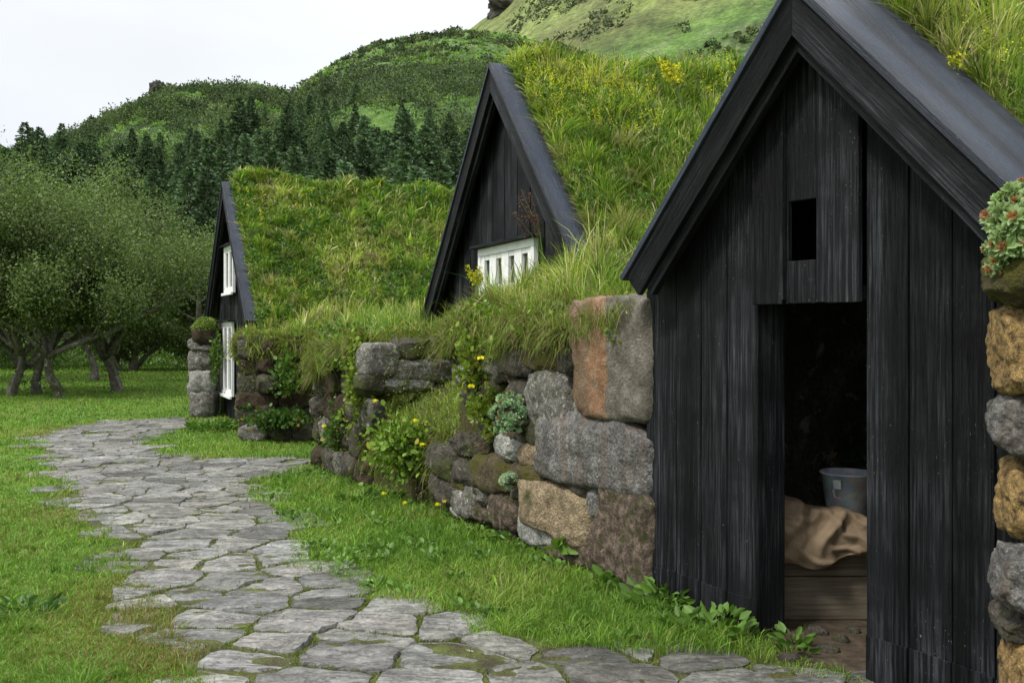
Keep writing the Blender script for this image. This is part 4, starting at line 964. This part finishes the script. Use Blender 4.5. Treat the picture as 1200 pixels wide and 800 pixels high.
# rosette plants (stonecrop)
def rosettes(name, c, rad, cnt, size, label, colA, colB, front=(0, -1, .3), parent_group="stonecrops on the stones"):
    root = empty(name, tuple(map(float, c))); tag(root, label, "plant", parent_group)
    Ps = []; Ds = []; Sz = []; Cc = []
    f = np.array(front); f = f / np.linalg.norm(f)
    for i in range(cnt):
        u = rng.normal(0, 1, 3); u /= np.linalg.norm(u)
        if u @ f < -.25: u = -u
        ax = u * .8 + f * .5; ax /= np.linalg.norm(ax)
        cen = u * np.array(rad) * rng.uniform(.68, 1.14)
        t1 = np.cross(ax, [.3, .2, .9]); t1 /= np.linalg.norm(t1); t2 = np.cross(ax, t1); s = size * rng.uniform(.6, 1.2)
        bc = np.array(colA) * rng.uniform(.75, 1.25); old = rng.random() < .38
        for ring, (nl, tilt, ll) in enumerate([(8, .25, 1.0), (7, .6, .8), (6, 1.2, .55), (4, 2.6, .35)]):
            for q in range(nl):
                an = 2 * math.pi * (q + .5 * (ring % 2)) / nl; D = t1 * math.cos(an) + t2 * math.sin(an) + ax * tilt
                Ps.append(cen + ax * s * .12 * ring); Ds.append(D); Sz.append(s * .62 * ll)
                Cc.append(np.array(colB) * rng.uniform(.7, 1.2) if (old and ring >= 2) else bc * (1 + .12 * ring))
    stone("mound", (0, 0, 0), tuple(np.array(rad) * .82), S_MOSS, root, 0, 2.2, 7, .1, cnt)
    leaf_obj("rosettes", np.array(Ps), np.array(Sz), np.array(Ds), np.clip(np.array(Cc), 0, 1), .52, .45, parent=root)
    return root
rosettes("stonecrop", at(1212, 276, 3.55), (.14, .12, .165), 130, .078, "large cluster of blue green rosettes with brown centres, top right on the mossy stone", (.25, .34, .15), (.36, .17, .08), (-.6, -1, .3))
rosettes("stonecrop", wp(WL, 601, 486, -.12), (.14, .08, .15), 60, .062, "blue green stonecrop left of the big grey block in the stone wall", (.24, .36, .2), (.42, .22, .14), (-.4, -1, .4))
rosettes("stonecrop", wp(WL, 600, 562, -.1), (.09, .06, .05), 26, .05, "small pale stonecrop low in the stone wall above the tan block", (.30, .40, .27), (.35, .3, .2), (-.4, -1, .5))
# broad-leaved weeds along the foot of the walls
def weed(c, rad, n, ls, label, col=MG, asp=.5):
    root = empty("broadleaf_weed", (float(c[0]), float(c[1]), 0.0)); tag(root, label, "weed", "weeds along the foot of the wall")
    a = rng.random(n) * 2 * np.pi; rr = rad * rng.random(n) ** .6
    P = np.column_stack([np.cos(a) * rr, np.sin(a) * rr, .02 + rng.random(n) * ls * 1.2])
    D = np.column_stack([np.cos(a), np.sin(a), rng.uniform(.1, 1.1, n)])
    cc = np.array(col) * rng.uniform(.7, 1.45, (n, 1)); leaf_obj("leaves", P, ls * rng.uniform(.6, 1.3, n), D, cc, asp, .3, parent=root)
for i, (u, v, rd, n, ls, lb) in enumerate([(735, 688, .16, 90, .075, "broad leaved weed at the left foot of the brown bottom block"), (775, 716, .18, 110, .08, "leafy weed at the corner of the near black gable"),
        (845, 748, .16, 80, .08, "weed with long leaves against the black boards just left of the open doorway"), (800, 742, .14, 60, .06, "small weed in the grass in front of the black boards"),
        (420, 590, .2, 100, .06, "leafy weed at the foot of the ledge wall"), (545, 608, .17, 70, .06, "green weed under the white lichened stone"), (462, 585, .16, 70, .05, "low weed in front of the ledge's bushy plant"),
        (600, 640, .16, 70, .06, "weed growing in front of the small pale stones"), (248, 505, .35, 220, .09, "spreading weed at the foot of the far black gable"), (30, 722, .18, 60, .06, "dark leafed weed in the lawn at the left edge of the picture"),
        (930, 765, .10, 60, .055, "small tuft of leaves on the soil at the doorway")]):
    weed(gpt(u, v), rd, n, ls, lb, DG if i == 9 else MG)
# the big dock leaf
root = empty("dock_plant", tuple(wp(WL, 655, 640, -.12))); tag(root, "dock plant with one large pointed leaf in front of the tan block", "plant")
P = np.zeros((7, 3)); D = np.array([(.9, -.3, .25), (.7, -.6, .0), (-.3, -.8, .35), (.3, -.9, -.1), (.8, -.2, .7), (.2, -.6, .6), (-.6, -.5, .1)])
leaf_obj("leaves", P, np.array([.34, .22, .2, .16, .2, .14, .15]), D, np.tile((.12, .22, .035), (7, 1)), .38, .2, parent=root)
# yellow flowers on stalks
fl = [(262, 575, "lawn"), (350, 588, ""), (519, 588, ""), (553, 418, ""), (535, 452, ""), (432, 402, "")]
def buttercup(c, hgt, label, s=.028):
    root = empty("buttercup", tuple(map(float, c))); tag(root, label, "flower", "yellow flowers")
    V, Fc = tube([(0, 0, -hgt), (.01, 0, -hgt * .5), (0, 0, 0)], [.002, .002, .0015], 4); MB().add(V, Fc).build("stem", STEMG, root)
    a = np.arange(5) * 2 * np.pi / 5; D = np.column_stack([np.cos(a), np.sin(a), np.full(5, .35)])
    leaf_obj("petals", np.zeros((5, 3)), np.full(5, s), D, np.tile((.76, .66, .03), (5, 1)), 1.1, .3, mat=PETAL, parent=root)
STEMG = plain("green_stem", (.08, .14, .03), .7, 20, .2, 0)
for u, v, lb in [(475, 612, "yellow flower in the verge grass below the grassy ledge"), (450, 600, "lone yellow flower left of the ledge's foot"), (513, 614, "yellow flower in the grass right of the ledge's bush"), (521, 610, "yellow flower closest to the white lichened stone")]:
    p = gpt(u, v, 0); buttercup((p[0], p[1], .16), .16, lb)
for u, v, lb in [(563, 420, "yellow flower high on the creeper under the turf edge"), (552, 453, "yellow flower among dark stones below the creeper"), (495, 521, "yellow flower on the bushy plant of the ledge"), (487, 493, "yellow flower on the top of the ledge's bush")]:
    buttercup(wp(WL, u, v, -.25), .08, lb, .03)
for u, v, lb in [(440, 470, "yellow flower on the mossy wall end"), (380, 500, "yellow flower low on the mossy wall end's left edge")]:
    buttercup(wp(EB, u, v, -.2), .06, lb, .035)
# bushy yellow plumes and sorrel by the roofs
def plume(c, hgt, cnt, colr, label, cat, name, s=.016, lean=(.0, .0)):
    root = empty(name, tuple(map(float, c))); tag(root, label, cat)
    for i in range(cnt):
        dx, dy = rng.normal(0, .07) + lean[0], rng.normal(0, .05) + lean[1]; hh = hgt * rng.uniform(.7, 1.1)
        V, Fc = tube([(0, 0, 0), (dx * .4, dy * .4, hh * .6), (dx, dy, hh)], [.004, .003, .0015], 4); st_ = MB().add(V, Fc).build("stem", STEMG, root)
        t = rng.uniform(.58, 1.0, 70); P = np.column_stack([dx * t, dy * t, hh * t]) + rng.normal(0, .016, (70, 3)) * [1, 1, .3]
        leaf_obj("flower_head", P, s * rng.uniform(.7, 1.4, 70), rng.normal(0, 1, (70, 3)), np.array(colr) * rng.uniform(.6, 1.3, (70, 1)), .7, mat=PETAL, parent=st_)
plume(MID.w(1.65, -.22, 2.1), .62, 7, (.10, .045, .045), "clump of purple brown sorrel at the right end of the middle white window", "plant", "sorrel", lean=(-.12, 0))
plume(at(800, 128, 7.4), .42, 5, (.52, .50, .03), "tall yellow flower spikes on the turf left of the near gable's peak", "flower", "yellow_spikes", .02)
plume(at(560, 350, 9.3), .28, 6, (.52, .50, .03), "yellow flower spikes in front of the left end of the middle white window", "flower", "yellow_spikes", .02)
plume(at(1112, 140, 4.6), .30, 5, (.52, .50, .03), "yellow flower spikes on the near house's right roof slope", "flower", "yellow_spikes", .014)

# ------------------------------------------------------------------ things inside the doorway
def crate_mat():
    k = M_("crate_boards"); g = k.noise(1.0, 7, .65, k.map((2, 20, 45))); c = k.ramp(g, [(.3, (.075, .06, .042)), (.55, (.15, .125, .09)), (.75, (.23, .20, .15))])
    k.col(k.mix(.5, c, k.ramp(k.noise(4, 5), [(.3, .5), (.7, 1.3)]), 'MULTIPLY')); k.bump(g, .9, .006); return k.m
CR = crate_mat()
cr = empty("wooden_crate", (1.72, 5.46, 0.0)); tag(cr, "weathered wooden crate standing on the floor inside the open doorway", "crate")
mb = MB()
mb.box(-.36, .42, -.02, 0, .012, .245); mb.box(-.36, .42, -.018, .002, .249, .45); mb.build("front_panel", CR, cr, bevel=.004)
for a_ in (-.36, .40): MB().box(a_, a_ + .02, .003, .5, .012, .45).build("side_panel", CR, cr, bevel=.003)
mb = MB(); mb.box(-.339, .399, .003, .5, .425, .449); mb.build("lid", CR, cr, bevel=.003)
for a_ in (-.34, .32): MB().box(a_, a_ + .06, .02, .45, -.02, .011).build("foot", CR, cr, bevel=.003)
# bucket
def galv():
    k = M_("galvanised_steel"); v = k.voro(22, 'F1', out=1)
    k.col(k.mix(.3, k.ramp(k.noise(9, 6), [(.3, (.40, .43, .48)), (.7, (.62, .66, .72))]), v, 'MULTIPLY')); k.rough(.55); k.b.inputs["Metallic"].default_value = .1; return k.m
GAL = galv(); bk = empty("metal_bucket", (1.93, 5.74, .45)); bk.scale = (.97, .97, .92); tag(bk, "dented galvanised bucket standing on the crate behind the brown sack", "bucket")
def lathe(prof, n=40):
    V = [(r_ * math.cos(2 * math.pi * k / n), r_ * math.sin(2 * math.pi * k / n), z) for r_, z in prof for k in range(n)]
    Fc = [(i * n + k, i * n + (k + 1) % n, (i + 1) * n + (k + 1) % n, (i + 1) * n + k) for i in range(len(prof) - 1) for k in range(n)]
    return V, Fc
MB().add(*lathe([(.001, .0), (.10, .0), (.105, .02), (.148, .34), (.156, .343), (.158, .352), (.152, .358), (.144, .352), (.10, .03), (.001, .025)])).build("body", GAL, bk, smooth=True)
for s in (-1, 1):
    mb = MB(); mb.box(-.022, .022, -.006, .0, .275, .33); o = mb.build("lug", GAL, bk); o.location = (s * .138 * math.cos(.9), -.155 * math.sin(.9) if s < 0 else .12, 0); o.rotation_euler = (.12, 0, -.6)
pts = [(-.10, -.125, .30), (-.125, -.135, .26), (-.12, -.15, .22), (-.08, -.16, .215)]
MB().add(*tube(pts, [.005] * 4, 6)).build("handle", GAL, bk, smooth=True)
# sack: a draped cloth thrown over the crate's front edge
SACK = plain("sack_cloth", (.20, .148, .095), .8, 7, .3, .6, bs=140)
nu_, nv_ = 90, 80; V = []
def crease(x, y, sd): return 1 - min(1, abs(noise.noise(Vector((x, y, sd)))) * 3.2)
for j in range(nv_):
    for i in range(nu_):
        s_, t_ = i / (nu_ - 1), j / (nv_ - 1)
        x = -.42 + .80 * s_
        low = .10 + .06 * math.sin(s_ * 3.0 + .2) - .10 * s_ ** 2 + .02 * math.sin(s_ * 17)   # how far it hangs
        top = .26 * max(0, 1 - s_ * 1.05) ** .9 + .055 + .02 * math.sin(s_ * 11)
        if t_ < .45:
            q = t_ / .45; y = .34 * (1 - q) - .02; z = .455 + top * (.15 + .85 * math.sin(min(1, q * 1.25) * math.pi / 2)) - .12 * top * q
        else:
            q = (t_ - .45) / .55; y = -.03 - .06 * math.sin(q * 2.7); z = (.455 + top * .88) * (1 - q) + (.455 - low) * q
        c1 = crease(x * 3.2 + z * 2.2, z * 4.5 - x * 2.5, 3.3); c2 = crease(x * 6 - z * 3, z * 9 + x * 5, 8.1)
        y -= c1 * .042 + c2 * .024; z += c1 * .016 + c2 * .006
        V.append((x, y - .012, z))
Fc = [(j * nu_ + i, j * nu_ + i + 1, (j + 1) * nu_ + i + 1, (j + 1) * nu_ + i) for j in range(nv_ - 1) for i in range(nu_ - 1)]
sk = mesh_obj("cloth_sack", V, Fc, SACK, None, True); sk.location = (1.70, 5.455, 0); so = sk.modifiers.new("s", 'SOLIDIFY'); so.thickness = .006
tag(sk, "crumpled brown sack thrown over the top of the crate in the doorway", "sack")
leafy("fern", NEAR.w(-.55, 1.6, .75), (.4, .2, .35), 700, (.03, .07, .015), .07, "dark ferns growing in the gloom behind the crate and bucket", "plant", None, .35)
# soil of the doorway and threshold stones
SOIL = plain("door_soil", (.06, .045, .03), 1.0, 14, .5, 1.0, bs=50)
so_ = [(1.2, 5.0), (1.62, 4.3), (2.3, 3.4), (2.6, 3.6), (4.2, 5.2), (3.2, 7.0), (1.7, 6.6), (.9, 6.0)]
fo = poly_sheet("soil", so_, .009, SOIL); tag(fo, kind='structure')
rs = random.Random(5); mb = []
for i, (u, v, sx) in enumerate([(958, 742, .07), (985, 752, .05), (940, 752, .04), (970, 764, .06), (1000, 742, .04), (925, 775, .05)]):
    p = gpt(u, v); o = stone("rubble_stone", (p[0], p[1], .01), (sx, sx * .7, .03), S_DARK, None, rs.random() * 3, 2.6, 6, .12, 120 + i)
    tag(o, "small dark stone lying loose on the soil of the doorway", "stone", "loose stones in the doorway")

# ------------------------------------------------------------------ trees of the grove
BARK = stone_mat("bark", [(.3, (.06, .052, .04)), (.7, (.19, .175, .15))], 7, lichen=.6, lc=(.34, .33, .30), moss=.2, bump=.8, pits=False, bd=.03)
def make_tree(seed, hgt=5.0, lean=(0, 0), spread=2.3, nleaf=46000, tr=.15, fork=.27, low=.3):
    rg = random.Random(seed); V = []; Fc = []; tips = []
    mb = MB()
    def branch(p, d, ln, r, depth):
        pts = [p.copy()]; rad = [r]; n = 6; q = p.copy(); dd = d.copy()
        for i in range(n):
            dd = (dd + Vector((rg.uniform(-.28, .28), rg.uniform(-.28, .28), rg.uniform(-.05, .22)))).normalized(); q = q + dd * ln / n
            pts.append(q.copy()); rad.append(r * (1 - .62 * (i + 1) / n))
            if depth < 3 and i >= 1:
                for _ in range(2 if depth else 1):
                    if rg.random() < .8:
                        a = rg.uniform(0, 6.28); side = Vector((math.cos(a), math.sin(a), rg.uniform(-.05, .6))).normalized()
                        branch(q, (dd * .5 + side * .9).normalized(), ln * rg.uniform(.42, .62), rad[-1] * .6, depth + 1)
            if depth >= 2 or (depth == 1 and i > 2): tips.append((q.copy(), .15 + .17 * rg.random()))
        V_, F_ = tube(pts, rad, 7 if depth < 2 else 4); mb.add(V_, F_)
    nst = 1
    branch(Vector((0, 0, -.1)), Vector((lean[0], lean[1], 1)).normalized(), hgt * fork, tr, 9)
    base = Vector(mb.V[-1]); base = sum((Vector(v) for v in mb.V[-7:]), Vector()) / 7
    for i in range(5):
        a = i * 1.257 + rg.uniform(-.3, .3); d = Vector((math.cos(a) * .8, math.sin(a) * .8, rg.uniform(.15, 1.3))).normalized()
        branch(base, d, hgt * .55 * rg.uniform(.6, 1.35), tr * .5, 1)
    T = np.array([t[0][:] for t in tips]); R_ = np.array([t[1] for t in tips])
    a = rng.integers(0, len(T), nleaf); P = T[a] + rng.normal(0, 1, (nleaf, 3)) * R_[a][:, None] * np.array([.75, .75, .62])
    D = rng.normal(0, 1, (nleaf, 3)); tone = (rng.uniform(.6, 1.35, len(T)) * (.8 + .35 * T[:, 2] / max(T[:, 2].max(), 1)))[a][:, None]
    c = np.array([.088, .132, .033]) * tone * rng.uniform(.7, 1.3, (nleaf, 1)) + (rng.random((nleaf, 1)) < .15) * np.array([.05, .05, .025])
    return mb, (P, rng.uniform(.035, .085, nleaf), D, c)
def put_tree(proto, loc, rz, sc, label, group, name="birch_tree", cat="tree"):
    if isinstance(proto, tuple):
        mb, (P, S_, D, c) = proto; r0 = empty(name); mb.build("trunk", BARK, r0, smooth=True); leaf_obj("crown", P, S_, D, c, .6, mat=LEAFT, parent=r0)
    else:
        r0 = proto.copy(); C.objects.link(r0)
        for ch in proto.children: cc = ch.copy(); C.objects.link(cc); cc.parent = r0
    r0.location = tuple(map(float, loc)); r0.rotation_euler = (0, 0, rz); r0.scale = (sc, sc, sc); tag(r0, label, cat, group); return r0
GRV = "trees of the grove beside the lawn"
t1 = put_tree(make_tree(3, 4.5, (-.28, .1)), gpt(72, 466), 0, 1.0, "leaning tree with a bare pale trunk, second from the right in front of the grove", GRV)
t2 = put_tree(make_tree(8, 4.2, (.02, 0), tr=.19), gpt(137, 459), 0, .98, "upright tree with a thick whitish trunk nearest the far house", GRV)
t3 = put_tree(make_tree(15, 4.6, (-.45, .1)), gpt(44, 461), 0, 1.0, "tree whose dark trunk leans hard to the left, behind the front trees", GRV)
t4 = put_tree(t1, gpt(14, 464), 2.4, 1.02, "tree with its trunk close to the left edge of the picture", GRV)
t5 = put_tree(t2, gpt(-40, 462), 1.0, 1.08, "tree just outside the left edge whose boughs reach into the picture", GRV)
t6 = put_tree(t2, (-9.2, 30.0, 0), 2.2, 1.15, "tall leafy tree behind the whitish trunk, right of the grove", GRV)
t7 = put_tree(t3, (-12.8, 30.5, 0), 3.3, 1.2, "leafy tree in the second row, at the middle of the grove", GRV)
t8 = put_tree(t1, (-16.5, 31, 0), 4.4, 1.25, "leafy tree in the second row, far left of the grove", GRV)
t9 = put_tree(t3, (-7.8, 35.0, 0), 1.2, 1.1, "lower leafy tree close behind the far black gable", GRV)
tb = [(-11.5, 41, 1.15, 0.4), (-14.5, 40, 1.3, 1.9), (-19, 41, 1.5, 2.6), (-23.5, 42, 1.5, .3), (-9.0, 46, 1.1, 3.0), (-6.5, 46, 1.0, 4.0), (-2.5, 44, 1.1, 2.0), (-27, 46, 1.5, 1.1), (-17, 48, 1.5, 5.0), (-12, 50, 1.5, 1.3), (-22, 52, 1.6, 3.9), (-4, 50, 1.3, .9)]
for i, (x, y, s, rz) in enumerate(tb):
    put_tree((t1, t2, t3)[i % 3], (x, y - 2, float(hill_z(x, y - 2)[0]) - 1.5), rz, s, "bushy tree in the dense wood behind the grove", "bushy trees at the foot of the hill", name="bushy_tree")

# rough herbs along the far edge of the lawn
n = 26000
P = np.column_stack([rng.uniform(-34, 2, n), rng.uniform(40.0, 49, n)]); z = hill_z(P[:, 0], P[:, 1]) + rng.random(n) * (.3 + .9 * fbm(P[:, 0] * .7, P[:, 1] * .7, 3))
c = np.array([.17, .29, .06]) * rng.uniform(.6, 1.4, (n, 1)); wf = rng.random(n) < .06; c[wf] = (.5, .5, .45)
tag(leaf_obj("undergrowth", np.column_stack([P, z]), rng.uniform(.1, .24, n), rng.normal(0, 1, (n, 3)) + [0, 0, .8], c, .45), kind='stuff')

# ------------------------------------------------------------------ conifers and scrub on the hill
def conifer(seed, hgt=7.6, wid=2.3):
    rg = np.random.default_rng(seed); Ps = []; Ds = []; Sz = []; Cc = []
    lv = 34
    for i in range(lv):
        t = (i + .5) / lv; z = hgt * (.06 + .94 * t); R_ = wid * (1 - t) ** .85 * (1 + .16 * rg.normal()) + .12; nb = int(5 + 9 * (1 - t))
        for b in range(nb):
            a = rg.random() * 6.283; rr = R_ * rg.uniform(.75, 1.15); tone = rg.uniform(.7, 1.3)
            for q in np.linspace(.25, 1, max(3, int(rr * 4))):
                p = np.array([math.cos(a) * rr * q, math.sin(a) * rr * q, z - .28 * rr * q * q])
                for s in (-1, 0, 1):
                    an = a + s * .8 + rg.normal() * .2
                    Ps.append(p); Ds.append((math.cos(an), math.sin(an), -.15 + .5 * q + rg.normal() * .15)); Sz.append(.34 * rg.uniform(.7, 1.4)); Cc.append(np.array([.070, .118, .052]) * tone * rg.uniform(.75, 1.35))
    r0 = empty("conifer"); tk = MB().add(*tube([(0, 0, -.5), (0, 0, hgt * .5), (0, 0, hgt)], [.16, .09, .02], 6)); tk.build("trunk", BARK, r0)
    leaf_obj("crown", np.array(Ps), np.array(Sz), np.array(Ds), np.array(Cc), .5, mat=NEEDLE, parent=r0); return r0
protos = [conifer(1), conifer(2, 8.2, 2.1), conifer(3, 6.6, 2.6)]
rc = random.Random(21); placed = []; tries = 0
while len(placed) < 285 and tries < 30000:
    tries += 1
    ta = rc.uniform(-.58, .26); y = rc.uniform(62, 190); x = ta * y; u = CXP + F * ta
    z = float(hill_z(x, y)[0]); v = HY - (z - EYE) / y * F
    sc_ = rc.choice((rc.uniform(.35, .7), rc.uniform(.6, 1.05), rc.uniform(.75, 1.15))); vt = v - 7.6 * sc_ / y * F; vlim = np.interp(u, [-80, 0, 60, 100, 184, 256, 292, 360, 404, 480, 560, 700, 900], [175, 168, 166, 176, 164, 150, 136, 138, 122, 132, 140, 110, 90]) + (rc.uniform(-30, -2) if rc.random() < .16 else rc.uniform(-2, 14))
    if vt < vlim: continue
    if (u < 245 and vt > 262) or (250 < u < 525 and vt > 212) or u > 585: continue
    if fbm(np.array([x * .05]), np.array([y * .05]), 3)[0] < .30: continue
    if any((x - a) ** 2 + (y - b) ** 2 < (2.2 + y * .008) ** 2 for a, b in placed): continue
    placed.append((x, y)); k = len(placed) - 1
    if k < 3: o = protos[k]
    else:
        src = protos[rc.randrange(3)]; o = src.copy(); C.objects.link(o)
        for ch in src.children: cc = ch.copy(); C.objects.link(cc); cc.parent = o
    o.location = (x, y, z); o.rotation_euler = (0, 0, rc.random() * 6.28); s = sc_; o.scale = (s * rc.uniform(.85, 1.2), s, s)
    tag(o, "dark green conifer in the dense forest on the hillside", "tree", "conifers on the hillside")
# scrub: low bushes and ferns that read as one cover
def scrub(name, n, rmin, rmax, colA, colB, thr, seed, k=44, flat=1.1, reg=None, ls=.0026):
    ta = rng.uniform(-.62, .50, n); y = np.concatenate([rng.uniform(58, 230, n // 2), rng.uniform(150, 330, n - n // 2)]); x = ta * y; z = hill_z(x, y)
    cl = fbm(x * .05 + seed, y * .05, 4); crest_lim = np.where(ta < -.22, 226, 318); kk = (cl > thr[0]) & (cl < thr[1]) & (y < (crest_lim if rmax < 2.5 else 205)) & (z > 1.5); x, y, z = x[kk], y[kk], z[kk]; m = len(x)
    rad = rng.uniform(rmin, rmax, m)
    B = np.repeat(np.column_stack([x, y, z]), k, 0); u = rng.normal(0, 1, (m * k, 3)); u /= np.linalg.norm(u, axis=1)[:, None]; u[:, 2] = np.abs(u[:, 2])
    B += u * np.repeat(rad, k)[:, None] * rng.uniform(.4, 1.0, (m * k, 1)) * np.array([1, 1, flat])
    tone = np.repeat(rng.uniform(.55, 1.35, m), k)[:, None]; mixv = np.repeat(rng.random(m) < .35, k)[:, None]
    c = np.where(mixv, np.array(colB), np.array(colA)) * tone * rng.uniform(.7, 1.3, (m * k, 1))
    tag(leaf_obj(name, B, np.repeat(np.maximum(.24, y * ls), k) * rng.uniform(.5, 1.3, m * k), rng.normal(0, 1, (m * k, 3)) + u, c, .6, mat=LEAFT), kind='stuff')
scrub("hillside_scrub", 11000, .6, 2.1, (.042, .066, .025), (.085, .11, .035), (.48, 1), 4)
scrub("broadleaf_thicket", 3000, 1.4, 3.0, (.055, .09, .03), (.095, .14, .045), (.42, 1), 9, k=240, flat=1.2, ls=.0024)
scrub("hillside_ferns", 15000, .4, 1.2, (.14, .26, .045), (.24, .33, .11), (0, .57), 4, k=30, flat=.6, ls=.0022)
nm = 2600; ta = rng.uniform(-.1, .35, nm); y = rng.uniform(330, 560, nm); x = ta * y; z = hill_z(x, y); cl = fbm(x * .03 + 12, y * .012, 4); lowb = np.clip((400 - y) / 70, 0, .12); kk = cl > .56 - lowb; x, y, z = x[kk], y[kk], z[kk]; m = len(x); k = 26; rad = rng.uniform(.6, 2.4, m)
B = np.repeat(np.column_stack([x, y, z]), k, 0) + rng.normal(0, .6, (m * k, 3)) * np.repeat(rad, k)[:, None] * np.array([1, 1, .6]); tone = np.repeat(rng.uniform(.6, 1.3, m), k)[:, None]
tag(leaf_obj("mountain_scrub", B, rng.uniform(.5, 1.4, m * k), rng.normal(0, 1, (m * k, 3)), np.array([.05, .072, .03]) * tone * rng.uniform(.7, 1.3, (m * k, 1)), .6, mat=LEAFT), kind='stuff')
ROCK = stone_mat("crag_rock", [(.3, (.03, .028, .026)), (.7, (.11, .10, .09))], .8, bump=1, bd=.3)
p = at(186, 105, 229); tag(stone("rock_outcrop", (p[0], p[1], p[2]), (1.9, 1.3, 2.0), ROCK, None, .4, 3, 12, .5, 201), "small dark rock standing on the crest of the left hill", "rock")
p = at(606, 8, 600); tag(stone("rock_outcrop", (p[0], p[1], p[2]), (16, 10, 10.0), ROCK, None, .3, 5, 18, .5, 203), "dark crag at the top edge where the green mountain meets the sky", "rock")
